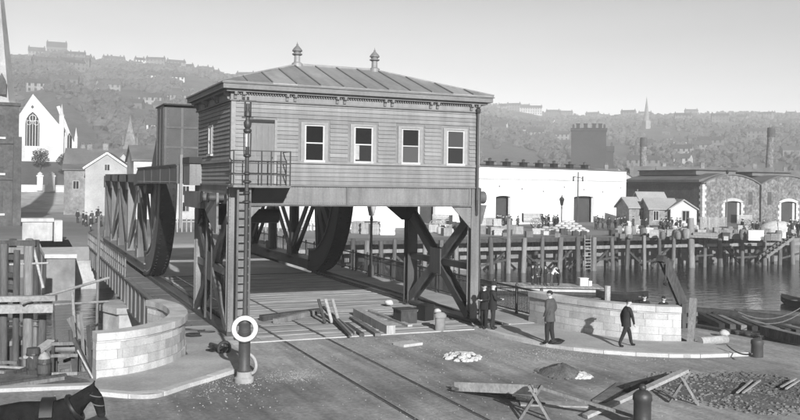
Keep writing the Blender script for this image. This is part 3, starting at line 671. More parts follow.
def person(name_label, loc, rz, pose='stand', top='suit', legs='suit', hat='cap', h=1.72, group=None, coat=True, build=True):
    """faces local -y"""
    k = h/1.72
    lean = {'bend': .45, 'walk': .08}.get(pose, 0.0)
    def L(x, y, z):                                # lean the upper body forward about the hips
        if lean and z > .92: dz = z-.92; y, z = y-math.sin(lean)*dz+0*y, .92+math.cos(lean)*dz
        return (x*k, y*k, z*k)
    V = []; E = []
    def v(p, rx, ry, m, par=None):
        q=1.22 if rx>.03 else 1.0; V.append((p, rx*k*q, ry*k*q, m)); i = len(V)-1
        if par is not None: E.append((par, i))
        return i
    pel = v(L(0,0,.95), .135, .105, 1); wai = v(L(0,0,1.10), .13, .10, 0, pel); che = v(L(0,.0,1.30), .155, .115, 0, wai)
    nb = v(L(0,.01,1.455), .075, .065, 0, che); nk = v(L(0,0,1.51), .05, .05, 2, nb)
    hdn = .03 if pose in ('walk','bend') else 0
    h1 = v(L(0,-.025-hdn,1.575), .068, .078, 2, nk); h2 = v(L(0,-.02-hdn,1.65), .074, .088, 2, h1); h3 = v(L(0,-.005-hdn,1.705), .05, .06, 3, h2)
    v(L(0,-.105-hdn,1.605), .016, .018, 2, h1)     # nose
    for s in (-1, 1): v(L(s*.085,.0-hdn,1.62), .014, .02, 2, h2)
    for s in (-1, 1):
        st = {'walk': .27*s, 'stand': .03*s, 'bend': .1*s}.get(pose, .03*s)
        hip = v(L(s*.085,0,.88), .095, .10, 1, pel)
        kn = v((s*.10*k, (-st*.62-.02)*k, (.49+(.02 if pose == 'walk' else 0))*k), .068, .07, 1, hip)
        lift = .05 if (pose == 'walk' and s < 0) else 0
        an = v((s*.10*k, (-st*1.0+(.05 if st < 0 else 0))*k, (.10+lift)*k), .05, .052, 1, kn)
        v((s*.105*k, (-st*1.0-.05+(.05 if st < 0 else 0))*k, .045*k), .042, .04, 4, an)
        v((s*.115*k, (-st*1.0-.17+(.05 if st < 0 else 0))*k, .032*k), .036, .028, 4, len(V)-1)
        sh = v(L(s*.175,0,1.41), .07, .07, 0, che)
        if pose == 'bend': el, wr = (s*.24, -.22, 1.22), (s*.18, -.42, 1.12)
        elif pose == 'read': el, wr = (s*.25, -.06, 1.14), (s*.10, -.28, 1.13)
        elif pose == 'pocket': el, wr = (s*.28, .06, 1.16), (s*.21, -.07, .95)
        elif pose == 'walk': el, wr = (s*.24, .10*s, 1.14), (s*.24, .12*s-.06, .90)
        else: el, wr = (s*.245, .03, 1.14), (s*.255, -.03, .89)
        if pose == 'bend': elp, wrp = L(*el), L(*wr)
        else: elp, wrp = L(*el), tuple(c*k for c in wr)
        e = v(elp, .048, .05, 0, sh); w = v(wrp, .034, .036, 0, e)
        d = (Vector(wrp)-Vector(elp)).normalized(); P0 = Vector(wrp)
        pm = v(tuple(P0+d*.075*k), .036, .022, 2, w)
        side = Vector((1,0,0)) if abs(d.x) < .6 else Vector((0,0,1)); side = (side-d*side.dot(d)).normalized(); bk = d.cross(side)*.02*k
        for q, ln in ((-.03,.066),(-.01,.08),(.011,.075),(.031,.058)):
            a = v(tuple(P0+d*(.085+ln*.5)*k+side*q*k), .0095, .0095, 2, pm); v(tuple(P0+d*(.085+ln)*k+side*q*k+bk), .0085, .0085, 2, a)
        a = v(tuple(P0+d*.065*k-side*.05*k*s), .011, .011, 2, pm); v(tuple(P0+d*.105*k-side*.058*k*s), .010, .010, 2, a)
    me = skin_mesh('person', V, E, [top, legs, 'skin', 'boot', 'boot'])
    o = link(bpy.data.objects.new('person', me)); o.location = loc; o.rotation_euler = (0,0,rz); tag(o, name_label, 'person', group); BASE[o] = None
    # jacket shell over the trunk, collar, hat
    if coat:
        rings = [(.74,.205,.17),(.86,.198,.163),(.98,.182,.148),(1.1,.174,.142),(1.24,.198,.158),(1.36,.188,.15),(1.45,.11,.10)]
        mb = MB(); n = 14; vs = []
        for z, rx, ry in rings:
            for i in range(n):
                t = 2*math.pi*i/n; vs.append(L(rx*math.cos(t), ry*math.sin(t), z))
        mb.add(vs, [(a*n+i, a*n+(i+1)%n, (a+1)*n+(i+1)%n, (a+1)*n+i) for a in range(len(rings)-1) for i in range(n)]); part('jacket', mb, top, o, smooth=70)
        part('collar', MB().lathe(L(0,-.004,0), [(.068,1.455*k),(.06,1.50*k)], 10) if not lean else MB().blob(L(0,-.02,1.47), .06*k, .06*k, .03*k, 8, 4, 0), 'shirt', o)
    c = Vector(L(0,-.012-hdn,1.68)); n = 12
    prof = {'cap': [(.105,-.01),(.115,.025),(.10,.055),(.05,.075),(0,.078)], 'bowler': [(.145,-.012),(.15,.0),(.1,.004),(.1,.07),(.075,.11),(0,.125)], 'bare': [(.092,-.06),(.094,0),(.07,.05),(0,.07)]}[hat]
    mb = MB().lathe(c, [(r*k, z*k) for r, z in prof], n, .92, 1.1)
    if hat == 'cap': mb.beam(c+Vector((0,-.10*k,.0)), c+Vector((0,-.165*k,-.015*k)), .15*k, .015*k)
    part('hat' if hat != 'bare' else 'hair', mb, 'suit', o, smooth=50)
    ey = MB()
    for s in (-1, 1): ey.blob(L(s*.03,-.098-hdn,1.64), .010*k, .006*k, .007*k, 6, 4, 0)
    part('eyes', ey, 'boot', o)
    return o
def on(px, py, z=0.0): p = G(px, py, z); return (p.x, p.y, z)
pr1 = person('man in dark suit and bowler by the railing, right one of the talking pair', on(492.5,329,.115), R(70), 'read', 'suit', 'suit', 'bowler', 1.74)
pr2 = person('bareheaded man with folded hands beside the steel leg, left one of the talking pair', on(484.0,328.5,.115), R(-60), 'read', 'suit', 'suit', 'bare', 1.70)
mn = person('man in grey jacket and dark trousers standing at the kerb, back half turned', on(549.5,344,.115), R(205), 'pocket', 'greysuit', 'suit', 'bare', 1.84)
wk = person('young man in dark suit and cap walking right past the stone parapet', on(626,346.5,.115), R(80), 'walk', 'suit', 'suit', 'cap', 1.6)

# ================================================================== foreground things
# lamp standard with lifebuoy
b = on(244,382)
lp = thing('signal_post', 'tall slender iron signal post on a stout round base, lifebuoy on its front', 'post', b)
part('plinth', MB().lathe((0,0,0), [(.27,-.05),(.27,.12),(.22,.16),(.2,.3)], 14), 'quaystone', lp, smooth=40)
part('pedestal', MB().lathe((0,0,0), [(.19,.3),(.2,.36),(.165,.42),(.165,1.35),(.185,1.38),(.185,1.44),(.165,1.46),(.165,1.62),(.18,1.64),(.18,1.70),(.15,1.80),(.07,1.9)], 14), 'midsteel', lp, smooth=40)
part('shaft', MB().lathe((0,0,0), [(.07,1.88),(.06,3.0),(.055,6.6)], 10), 'midsteel', lp, smooth=40)
cl = MB()
for z, r in ((5.05,.12),(5.3,.1),(5.62,.13),(5.85,.1),(6.35,.11)): cl.lathe((0,0,0), [(.055,z-.05),(r,z-.02),(r,z+.02),(.055,z+.05)], 10)
part('collar', cl, 'iron', lp, smooth=40)
part('lamp_frame', MB().cyl((-.09,0,6.35),(-.1,0,7.0),.018,n=6).cyl((.09,0,6.35),(.1,0,7.0),.018,n=6).cyl((0,-.09,6.35),(0,-.1,7.0),.018,n=6), 'iron', lp)
part('lamp_glass', MB().lathe((0,0,0), [(.04,6.4),(.05,6.6),(.055,6.95)], 10), 'shirt', lp, smooth=40)
part('lamp_head', MB().lathe((0,0,0), [(.07,6.98),(.12,7.03),(.12,7.08),(.07,7.12),(.10,7.16),(.115,7.28),(.06,7.36),(.06,7.42),(.1,7.46),(.1,7.56),(.05,7.62),(.05,7.8)], 10), 'iron', lp, smooth=40)
part('cross_arm', MB().beam((-.24,0,7.88),(.24,0,7.88),.06,.05).cyl((-.12,0,7.9),(-.12,0,7.99),.035,n=6).cyl((.0,0,7.9),(.0,0,8.0),.035,n=6), 'iron', lp)
part('cross_arm', MB().beam((-.16,0,7.42),(.16,0,7.42),.05,.04).cyl((-.08,0,7.42),(-.08,0,7.86),.025,n=6).cyl((.08,0,7.42),(.08,0,7.86),.025,n=6), 'iron', lp)
d = Vector((CAMX-b[0], CAMY-b[1], 0)).normalized()
lb = thing('life_ring', 'white lifebuoy hanging on the front of the round iron post base', 'lifebuoy', (b[0]+d.x*.26, b[1]+d.y*.26, 1.53))
part('ring', MB().torus((0,0,0), (d.x,d.y,0), .30, .065, 28, 8), 'white', lb, smooth=80)
part('grab_line', MB().torus((0,0,0), (d.x,d.y,0), .372, .009, 28, 4).cyl((-.02,0,.36),(.24,.03,.2),.01,n=5), 'rope', lb)
lb2 = thing('life_ring', 'second paler worn lifebuoy leaning behind the foot of the round iron post', 'lifebuoy', (b[0]+.33, b[1]+.75, .34))
part('ring', MB().torus((0,0,0), (.55,-.8,.35), .28, .05, 28, 8), 'paletimber', lb2, smooth=80)
b = on(222,356); wn = thing('hand_winch', 'small iron winch with spoked wheel beside the round post base', 'winch', b, R(25))
part('wheel', MB().torus((0,-.1,.26), (.3,1,0), .2, .05, 18, 6), 'iron', wn, smooth=60); part('spokes', MB().beam((-.19,-.1,.26),(.19,-.1,.26),.03,.04).beam((0,-.1,.07),(0,-.1,.45),.03,.04), 'iron', wn)
part('axle', MB().cyl((-.03,-.2,.26),(.1,.75,.26),.07,n=10), 'midsteel', wn, smooth=40); part('frame', MB().box(-.2,.3,.25,.6,0,.16).box(-.02,.14,.3,.5,.16,.3), 'darksteel', wn)

# timbers and rubbish lying on the deck under the house
def timber(p, q, w, h, label, m='timber', cat='timber', z=.0, group=None):
    p, q = Vector(p), Vector(q); c = (p+q)/2; c.z = min(p.z, q.z)
    return soloW('timber_baulk' if w > .14 else 'plank', MB().beam(p, q, w, h), m, label, cat, group, base=c)
def gp(px, py, z): p = G(px, py, z); return (p.x, p.y, z)
timber(gp(261,318,.14), gp(320,311,.14), .26, .22, 'long dark baulk of timber lying across the deck beyond the lifebuoy', 'darktimber')
timber(gp(275,321.5,.13), gp(313,312.5,.13), .2, .2, 'shorter timber lying against the long dark baulk on the deck', 'timber')
timber(gp(357,312,.18), gp(391,330,.18), .34, .32, 'thick squared baulk lying lengthways on the deck, middle of the roadway', 'crate')
timber(gp(352,318,.08), gp(378,335,.08), .22, .12, 'plank lying left of the thick squared baulk on the deck', 'timber')
timber(gp(346,324,.07), gp(362,335,.07), .18, .12, 'short plank nearest the crossed stack of planks on the deck', 'darktimber')
timber(gp(370,311,.06), gp(410,326,.06), .2, .1, 'pale plank lying right of the thick squared baulk on the deck', 'paletimber')
for i in range(5):
    a = G(323+i*4, 311+i*.5, .12+.09*i); e = G(350+i*1.5, 336-i*1.2, .1)
    timber((a.x,a.y,.3-.03*i), (e.x,e.y,.1), .11, .07, ['lowest','second','middle','fourth','topmost'][i]+' batten in the crossed stack of battens on the deck', ('darktimber','timber')[i % 2])
for i in range(3):
    a = G(325+i*7, 322, .1); timber((a.x,a.y,.06), (a.x-.12,a.y+.5,.95), .12, .05, ['left','middle','right'][i]+' short board standing on end in the batten stack', ('darktimber','paletimber')[i != 0])
for i, (px, py, w, l, hh, lab) in enumerate(((405,322,.7,.8,.5,'dark iron box standing by the right track'), (414,318,.8,1.0,.35,'low crate beside the right track girder'), (425,320,.5,.5,.6,'upright keg shaped block near the right brace foot'))):
    p = on(px, py, .03); mb = MB().box(-w/2,w/2,-l/2,l/2,0,hh).box(-w/2-.04,w/2+.04,-l/2-.04,l/2+.04,hh,hh+.05)
    solo('tool_chest', mb, ('darktimber','crate','darksteel')[i], lab, 'chest', base=p, rz=R(10*i))
p = on(440,331,.0); solo('mooring_post', MB().lathe((0,0,0), [(.2,-.1),(.19,.5),(.24,.52),(.24,.62),(.16,.7),(0,.74)], 12), 'quaystone', 'short stone post standing right of the low crates on the deck edge', 'post', base=p, smooth=40)
p = on(437,313,.1); solo('white_bundle', MB().blob((0,0,.09), .16, .13, .1, 9, 6, .2), 'kerb', 'small white bundle lying beside the right track', 'bundle', base=p, smooth=60)
p = on(389,305,.1); solo('white_bundle', MB().blob((0,0,.11), .2, .17, .13, 9, 6, .2), 'kerb', 'white lump on the track beside the rear right leg', 'bundle', base=p, smooth=60)
# coil of rope left of the ladder, on the walkway boards
cr = MB()
for cx, cy, r in ((-.9,1.6,.38),(-.55,1.1,.3),(-1.2,.4,.32)): cr.torus((cx,cy,.09), (.1,.1,1), r, .022, 20, 5)
solo('rope_coil', cr.blob((-1.15,.45,.1),.3,.25,.06,8,4,.3), 'iron', 'loose coils of dark rope on the pale walkway boards', 'rope')
# heaps and a slab in the road
def heap(px, py, rx, ry, h, m, label, n, nm='stone_heap', rmin=.05, rmax=.11, coarse=True):
    b = on(px, py); t = thing(nm, label, 'heap', b); rnd = random.Random(int(px))
    mb = MB()
    mb.lathe((0,0,0), [(1.0,-.03),(.85,h*.22),(.55,h*.62),(.25,h*.9),(0,h)], 16, rx, ry)
    for v_ in mb.v: v_ += Vector((rnd.uniform(-.05,.05), rnd.uniform(-.05,.05), rnd.uniform(-.02,.03)))
    part('mound', mb, 'coal' if m == 'coal' else 'dirt', t, smooth=60)
    sb = MB()
    if m == 'coal':
        for i in range(260):
            a = rnd.uniform(0,6.28); q = math.sqrt(rnd.random()); r = rnd.uniform(.06,.17); sb.blob((rx*q*math.cos(a), ry*q*math.sin(a), h*(1-q*q)*.8), r*1.3, r, r*.8, 7, 5, .4, rnd)
    for i in range(n):
        a = rnd.uniform(0,6.28); q = math.sqrt(rnd.random())*1.12; r = rnd.uniform(rmin, rmax); z = max(0, h*(1-q))*.9
        sb.blob((rx*q*math.cos(a), ry*q*math.sin(a), z+r*.3), r*rnd.uniform(.8,1.3), r, r*.75, 6, 4, .3, rnd)
    part('stones', sb, m, t, kind='stuff'); return t
heap(462,358,.55,.6,.12,'kerb','small heap of pale broken stones on the road', 80)
heap(561,374,.72,.8,.3,'dirt','low heap of dark earth in the road before the footway', 60, 'earth_heap', .03, .07)
heap(580,377,.28,.3,.08,'kerb','scatter of white stones at the right end of the earth heap', 40)
heap(725,392,1.6,2.4,.05,'cobble','spread of churned earth and stones right of the trestles', 900, 'rubble_heap', .015, .055)
heap(777,388,1.3,2.0,.05,'cobble','spread of churned earth beside the right edge of the picture', 700, 'rubble_heap', .015, .055)
# horse drawing a low cart across the left foreground, head hanging
HB = AT(62,17); HR = FACE(62)-R(8)
V = []; E = []
def jv(p, rx, ry, par=None, m=0):
    V.append((p, rx, ry, m)); i = len(V)-1
    if par is not None: E.append((par, i))
    return i
b0 = jv((-.42,0,1.13), .29, .31); b1 = jv((-.05,0,1.15), .27, .31, b0); b2 = jv((.22,0,1.16), .22, .29, b1); l0 = jv((-.8,0,1.18), .26, .29, b0); cr_ = jv((-1.1,0,1.2), .22, .24, l0)
t0 = jv((-1.33,0,1.3), .05, .06, cr_, 1); t1 = jv((-1.45,0,1.0), .06, .06, t0, 1); jv((-1.42,0,.6), .04, .04, t1, 1)
n0 = jv((.36,0,1.38), .12, .2, b2); n1 = jv((.52,0,1.54), .09, .15, n0); n2 = jv((.64,0,1.63), .08, .11, n1)
h0 = jv((.72,0,1.47), .095, .135, n2); h1 = jv((.78,0,1.26), .078, .105, h0); h2 = jv((.82,0,1.06), .072, .085, h1, 1)
for s in (-1, 1):
    e0 = jv((.63,s*.06,1.71), .028, .028, n2); jv((.67,s*.075,1.80), .012, .012, e0)
    f0 = jv((.2,s*.14,.92), .10, .12, b2); f1 = jv((.24+s*.05,s*.14,.52), .055, .06, f0); f2 = jv((.2+s*.1,s*.14,.17), .038, .04, f1); jv((.25+s*.1,s*.14,.035), .055, .05, f2, 1)
    g0 = jv((-.98,s*.15,.9), .13, .15, cr_); g1 = jv((-1.2-s*.06,s*.15,.56), .06, .065, g0); g2 = jv((-1.13-s*.1,s*.15,.18), .042, .042, g1); jv((-1.08-s*.1,s*.15,.035), .055, .05, g2, 1)
hm = skin_mesh('horse', V, E, ['horsehair','coal'])
ho_ = link(bpy.data.objects.new('horse', hm)); ho_.location = HB; ho_.rotation_euler = (0,0,HR); ho_.scale = (.96,.96,.96); tag(ho_, 'dark horse with hanging head walking right in the left foreground', 'horse'); BASE[ho_] = None
mb = MB(); rm_ = random.Random(9)
for i in range(46): f = i/45; x_, z_ = .16+.5*f, 1.43+.29*f; sd2 = rm_.choice((-1,1)); mb.beam((x_,0,z_+.03), (x_-.05+rm_.uniform(-.03,.03),sd2*rm_.uniform(.07,.11),z_-.10-rm_.uniform(0,.06)), .035, .02)
part('mane', mb, 'coal', ho_)
part('collar', MB().torus((.3,0,1.28), (.75,0,.5), .27, .05, 18, 6), 'boot', ho_, smooth=60)
part('saddle_pad', MB().prism([(.36*math.cos(R(a)), 1.13+.38*math.sin(R(a))) for a in range(10,171,16)]+[(.31*math.cos(R(a)), 1.13+.32*math.sin(R(a))) for a in range(170,9,-16)], 'x', -.32, -.08), 'boot', ho_, smooth=40)
part('trace', MB().beam((.25,-.34,1.1),(-1.3,-.36,1.0),.03,.04).beam((.25,.34,1.1),(-1.3,.36,1.0),.03,.04), 'rope', ho_)
part('bridle', MB().torus((.75,0,1.33),(.2,0,1),.11,.012,14,4).torus((.69,0,1.52),(.25,0,1),.13,.012,14,4), 'rope', ho_)
ct0 = thing('horse_cart', 'low dark cart behind the horse at the left picture edge', 'cart', HB, HR)
part('bed', MB().box(-3.9,-1.75,-.6,.6,.82,.95), 'darktimber', ct0)
for s in (-1, 1):
    for k in range(3): part('side_board', MB().box(-3.9,-1.75,s*.62-.02,s*.62+.02,.97+k*.15,1.1+k*.15), ('darktimber','timber')[k == 2], ct0)
    w = part('wheel', MB().torus((-2.8,s*.75,.55),(0,1,0),.5,.05,22,6), 'darktimber', ct0, smooth=60)
    for k in range(5): a = math.pi*k/5; part('spoke', MB().beam((-2.8-.48*math.cos(a),s*.75,.55-.48*math.sin(a)),(-2.8+.48*math.cos(a),s*.75,.55+.48*math.sin(a)),.04,.04,(0,1,0)), 'timber', w)
    part('shaft', MB().beam((-1.8,s*.45,.9),(.15,s*.42,1.05),.06,.06), 'timber', ct0)
part('axle', MB().beam((-2.8,-.75,.55),(-2.8,.75,.55),.08,.08), 'iron', ct0); part('load', MB().blob((-2.8,0,1.12),.9,.5,.28,10,6,.25), 'coal', ct0)
p = on(408,345); solo('stone_slab', MB().box(-.42,.42,-.3,.3,0,.09), 'kerb', 'single pale flat slab lying on the road', 'slab', base=p, rz=R(14))
p = on(552,343.8,.115); solo('cloth_bundle', MB().blob((.15,0,.06), .33, .2, .1, 9, 5, .25), 'coal', 'dark bundle lying at the feet of the standing man', 'bundle', base=p)
# gravel strewn over the road
rnd = random.Random(3); mb = MB()
for i in range(1300):                       # dusty spill of pale chippings right of the post
    p = G(296+rnd.gauss(0,15), 376+rnd.gauss(0,3.2)) if i < 900 else G(425+rnd.gauss(0,40), 340+rnd.gauss(0,2.2)); r = rnd.uniform(.006,.02); x, y = p.x, p.y
    if y < -1.4: mb.add([(x-r,y-r,0),(x+r,y-r*.8,0),(x+r*.9,y+r,0),(x-r*.8,y+r*.9,0),(x,y,r*.7)], [(0,1,4),(1,2,4),(2,3,4),(3,0,4)])
for i in range(2600):
    if i < 1500: x, y = rnd.gauss(5.5,4.5), rnd.uniform(-17,-1.5)
    elif i < 1900: p = G(rnd.gauss(225,28), 376+abs(rnd.gauss(0,14))); x, y = p.x, p.y
    else: p = G(rnd.gauss(560,70), 349+abs(rnd.gauss(0,7))); x, y = p.x, p.y
    if y > -1.4 or (i % 2 and i < 1500): continue
    r = rnd.uniform(.006,.022); mb.add([(x-r,y-r,0),(x+r,y-r*.8,0),(x+r*.9,y+r,0),(x-r*.8,y+r*.9,0),(x,y,r*1.1)], [(0,1,4),(1,2,4),(2,3,4),(3,0,4)])
tag(struct('gravel', mb, 'stonebits', kind='stuff'), 'pale loose gravel strewn over the road', 'gravel')

# road barrier: trestles and poles
def trestle(px, py, h, label, rz=0, sp=.42):
    t = thing('trestle', label, 'trestle', on(px, py), rz)
    for s in (-1, 1): part('leg', MB().beam((-s*sp,s*.04,-.0),(s*sp*.45,s*.04,h),.06,.06,(0,1,0)), 'timber', t)
    for s in (-1, 1): part('leg', MB().beam((-s*sp*.9,.45+s*.04,0),(s*sp*.4,.16+s*.04,h-.02),.05,.05,(0,1,0)), 'darktimber', t)
    part('top_block', MB().beam((0,-.1,h*.88),(0,.5,h*.88),.1,.1), 'timber', t); return t
trestle(535,421,.85,'crossed leg trestle at the right end of the low striped barrier plank', FACE(535), .36)
trestle(684,404,.86,'crossed leg trestle propping the long pale plank', FACE(684), .36)
a = G(455,392.5); e = G(535,394,.45)
bp = thing('barrier_plank', 'wide weathered plank lying from the road to the left trestle', 'plank', (a.x,a.y,0), world=True)
part('board', MB().beam((a.x,a.y,.16),(e.x,e.y,.55),.05,.24), 'paletimber', bp)
part('leg', MB().beam((a.x-.1,a.y,.12),(a.x+1.5,a.y-1.4,.04),.07,.07), 'darktimber', bp); part('leg', MB().beam((a.x+.9,a.y-.9,.05),(a.x+1.5,a.y-2.1,.04),.07,.07), 'darktimber', bp)
p = G(537,386,.8); e = G(645,418,.1); timber((p.x,p.y,.78), (e.x,e.y,.05), .09, .07, 'long thin pole sloping down right from the left trestle', 'timber', 'pole')
p = G(585,419); e = G(686,372,.86); timber((p.x,p.y,.06), (e.x,e.y,.9), .2, .08, 'long pale plank sloping up to the right trestle', 'paletimber', 'plank')
p = G(627,389,.1); e = G(668,378,.1); timber((p.x,p.y,.12), (e.x,e.y,.12), .22, .2, 'short dark baulk lying on the road behind the long pale plank', 'coal')
p = G(600,402,.02); e = G(625,384,.02); timber((p.x,p.y,.03), (e.x,e.y,.03), .4, .05, 'flat grey board lying on the road behind the pale plank', 'timber')
for i, (xa, ya, xb, yb) in enumerate(((737,398,752,386),(743,398,760,386),(781,392,796,384),(786,394,799,386),(662,396,676,406))):
    p = G(xa, ya); e = G(xb, yb); timber((p.x,p.y,.14), (e.x,e.y,.16), .05, .04, ['leftmost stick of the pair on the churned earth','second stick on the churned earth, beside the leftmost','left stick of the pair near the picture edge','right stick of the pair near the picture edge','stick lying by the foot of the right trestle'][i], 'paletimber', 'stick')
p = G(520,404,.0); e = G(590,406,.0); timber((p.x,p.y,.02), (e.x,e.y,.02), .45, .04, 'whitish board lying flat on the road between the trestles', 'paletimber', 'board')
def bollard(px, py, k, label, m='iron'):
    t = thing('bollard', label, 'bollard', on(px, py)); part('barrel', MB().lathe((0,0,0), [(.24*k,-.1),(.235*k,.1*k),(.2*k,.16*k),(.2*k,.68*k),(.225*k,.72*k),(.215*k,.84*k),(.13*k,.93*k),(.05*k,.95*k)], 16), m, t, smooth=40)
    part('knob', MB().blob((0,0,1.0*k), .09*k, .09*k, .085*k, 10, 6, 0), m, t, smooth=60); return t
bollard(642,431,1.0,'dark iron bollard with ball top in the right foreground')
t = thing('bollard', 'squat round topped mooring bollard on the quay at right', 'bollard', on(757,357)); part('barrel', MB().lathe((0,0,0), [(.2,-.1),(.19,.4),(.215,.45),(.2,.56),(.1,.62),(0,.63)], 14), 'midsteel', t, smooth=50)
p = G(700,346); e = G(726,344); soloW('pale_log', MB().cyl((p.x,p.y,.16),(e.x,e.y,.16),.16,n=10), 'paletimber', 'short pale log lying at the end of the stone parapet', 'log', base=(p.x,p.y,0), smooth=40)
rp = MB(); p = G(727,345,.3); e = G(752,354,.35)
for i in range(10):
    f0, f1 = i/10, (i+1)/10; A = lambda f: Vector(p).lerp(Vector(e), f)-Vector((0,0,.5*f*(1-f)))
    rp.cyl(A(f0), A(f1), .025, n=5)
solo('mooring_rope', rp, 'rope', 'slack dark rope from the pale log to the squat bollard', 'rope')
p = on(724,337); solo('white_boulder', MB().blob((0,0,.12), .2, .19, .16, 9, 6, .15), 'kerb', 'single white boulder on the quay edge behind the bollard', 'boulder', base=p, smooth=60)

# ---- left quay: kegs, winch, planks
def keg(px, py, r, h, label, lid=True, m='darktimber'):
    t = thing('keg', label, 'barrel', on(px, py)); part('staves', MB().lathe((0,0,0), [(r*.86,0),(r,h*.35),(r,h*.6),(r*.88,h)], 14), m, t, smooth=40)
    part('hoop', MB().lathe((0,0,0), [(r*.98,h*.18),(r*1.0,h*.22),(r*1.01,h*.26),(r*.98,h*.27)], 14), 'iron', t); part('hoop', MB().lathe((0,0,0), [(r*1.0,h*.72),(r*1.01,h*.76),(r*.98,h*.8)], 14), 'iron', t)
    if lid: part('lid', MB().lathe((0,0,h), [(r*.9,0),(r*.6,.12),(.0,.2)], 12), 'paletimber', t)
    return t
keg(33,374,.2,.75,'open wooden cask left of the lidded cask on the left quay', False); keg(44,378,.19,.55,'lidded wooden cask with pointed top on the left quay')
wq = thing('quay_winch', 'boxy wooden winch frame with iron rollers on the left quay', 'winch', on(66,374), R(-12))
for x in (-.32, .32): part('frame_post', MB().box(x-.04,x+.04,-.3,-.22,0,.95).box(x-.04,x+.04,.22,.3,0,.95), 'darktimber', wq)
for z in (.06, .58, .92): part('frame_rail', MB().box(-.36,.36,-.31,-.23,z-.04,z+.05), 'timber', wq)
part('roller', MB().cyl((-.3,0,.72),(.3,0,.72),.1,n=12), 'lightsteel', wq, smooth=40); part('side_rail', MB().box(-.36,-.28,-.22,.22,.85,.92).box(.28,.36,-.22,.22,.85,.92), 'darktimber', wq)
p = G(28,356,.55); e = G(52,347,.6); timber((p.x,p.y,.5), (e.x,e.y,.78), .3, .07, 'pale plank propped on the casks of the left quay', 'paletimber')
for i, (xa, ya, xb, yb, w) in enumerate(((-6,387.5,66,377,.09),(-6,390.5,64,380,.07))):
    p = G(xa, ya); e = G(xb, yb); timber((p.x,p.y,.05), (e.x,e.y,.05), w, .1, ('upper','lower')[i]+' of two long thin battens lying on the left quay', ('darktimber','timber')[i])
for i, (xa, ya, xb, yb, m, w) in enumerate(((71,318,96,366,'timber',.16),(76,338,92,378,'darktimber',.12),(74,316,78,372,'timber',.1),(83,312,84,372,'timber',.09),(90,326,91,372,'darktimber',.1),(80,350,93,379,'paletimber',.05),(72,330,74,374,'darktimber',.1))):
    f = G(xb, yb); dd = math.hypot(f.x-CAMX, f.y-CAMY)*math.cos(math.atan((xb-400)/FPX)); t_ = AT(xa, dd, HT(ya, xa, dd))
    timber((f.x,f.y,.02), t_, w, w*.8, ['broad leaning board beside the left parapet end','dark board leaning lowest beside the left parapet','tall post at the left of the leaning boards','tall upright post amid the leaning boards','short upright post touching the left parapet end','thin pale lath leaning at the left parapet foot','dark short post behind the leaning boards'][i], m, 'board')
struct('quay_ground', MB().prism([(-60,-2.4),(-7.55,-2.9),(-6.0,-4.3),(-5.2,-5.4),(-5.05,-6.3),(-7.9,-5.8),(-16,-4.8),(-60,-3.6)], 'z', -.05, .004), 'dirt')  # thin dark sheet laid over the left quay
rnd = random.Random(77)
for i in range(14):
    px = rnd.uniform(4,94); f = G(px, rnd.uniform(352,374)); dd_ = math.hypot(f.x-CAMX, f.y-CAMY); f = Vector((f.x, f.y, .03)); t_ = f+Vector((rnd.uniform(-1.3,1.3), rnd.uniform(-.3,1.2), rnd.uniform(.1,1.6) if i % 2 else .05))
    timber(f, t_, rnd.uniform(.05,.12), rnd.uniform(.05,.1), 'loose piece of timber in the tangle on the left quay', rnd.choice(('darktimber','timber','paletimber')), 'timber', group='tangle of timber on the left quay')
kb = struct('quay_kerb', MB().beam((-7.9,-6.0,.0),(-5.0,-6.5,.0),.34,.2).beam((-16,-5.0,.0),(-7.9,-6.0,.0),.34,.2), 'kerb')

# ================================================================== far quay on the right
def GV(px, v, z=0.0):                       # on the bearing of px where y = v
    r = ray(px, HY+(px-400)*math.tan(ROLL)); p = EYEV+r*((v-CAMY)/r.y); p.z = z; return p
def GU(px, u, z=0.0):
    r = ray(px, HY+(px-400)*math.tan(ROLL)); p = EYEV+r*((u-CAMX)/r.x); p.z = z; return p
WV = 49.2
wf = thing('timber_wharf', 'long timber wharf on tall leaning piles along the far quay', 'wharf', (55,50,-3.5), world=True)
xa, xb = GV(335, WV).x, GV(812, WV).x
part('deck', MB().box(xa,xb,WV-.1,53.7,-.32,.02), 'timber', wf)
part('fascia_beam', MB().box(xa,xb,WV-.32,WV-.1,-.3,.06), 'darktimber', wf); part('waling_beam', MB().box(xa,xb,WV-.36,WV-.12,-1.15,-.8), 'timber', wf)
part('waling_beam', MB().box(xa,xb,52.7,52.9,-1.6,-1.3), 'darktimber', wf)
for k_ in range(9):
    a_ = xa+(xb-xa)*k_/9+1; part('loose_waling', MB().beam((a_,WV-.5,-2.2-.3*(k_%3)),(a_+3.8,WV-.5,-2.1-.3*(k_%2)),.12,.22), 'darktimber', wf)
rnd = random.Random(11)
PX = [352,366,380,394,409,424,440,455,472,489,507,523,541,559,576,592,610,626,642,657,672,688,703,717,740,762,778,789,806]
for px in PX:
    p = GV(px, WV); lx, ly = rnd.uniform(-.25,.3), rnd.uniform(-.5,-.1); tp = 2.2 if px in (507,688) else rnd.uniform(.05,.35); r = .38 if px == 688 else rnd.uniform(.21,.29)
    part('pile', MB().cyl((p.x+lx, WV+ly-.25, -6.4), (p.x, WV-.42-r*.3, tp), r*1.1, r*.92, 9), 'pile', wf, smooth=40)
for px in range(345, 812, 13):
    yy = rnd.choice((50.6,51.4,52.3)); p = GV(px+rnd.uniform(-4,4), yy); part('inner_pile', MB().cyl((p.x+rnd.uniform(-.3,.3),yy,-6.4),(p.x,yy,-.3),rnd.uniform(.16,.26),n=8), 'darktimber', wf, smooth=40)
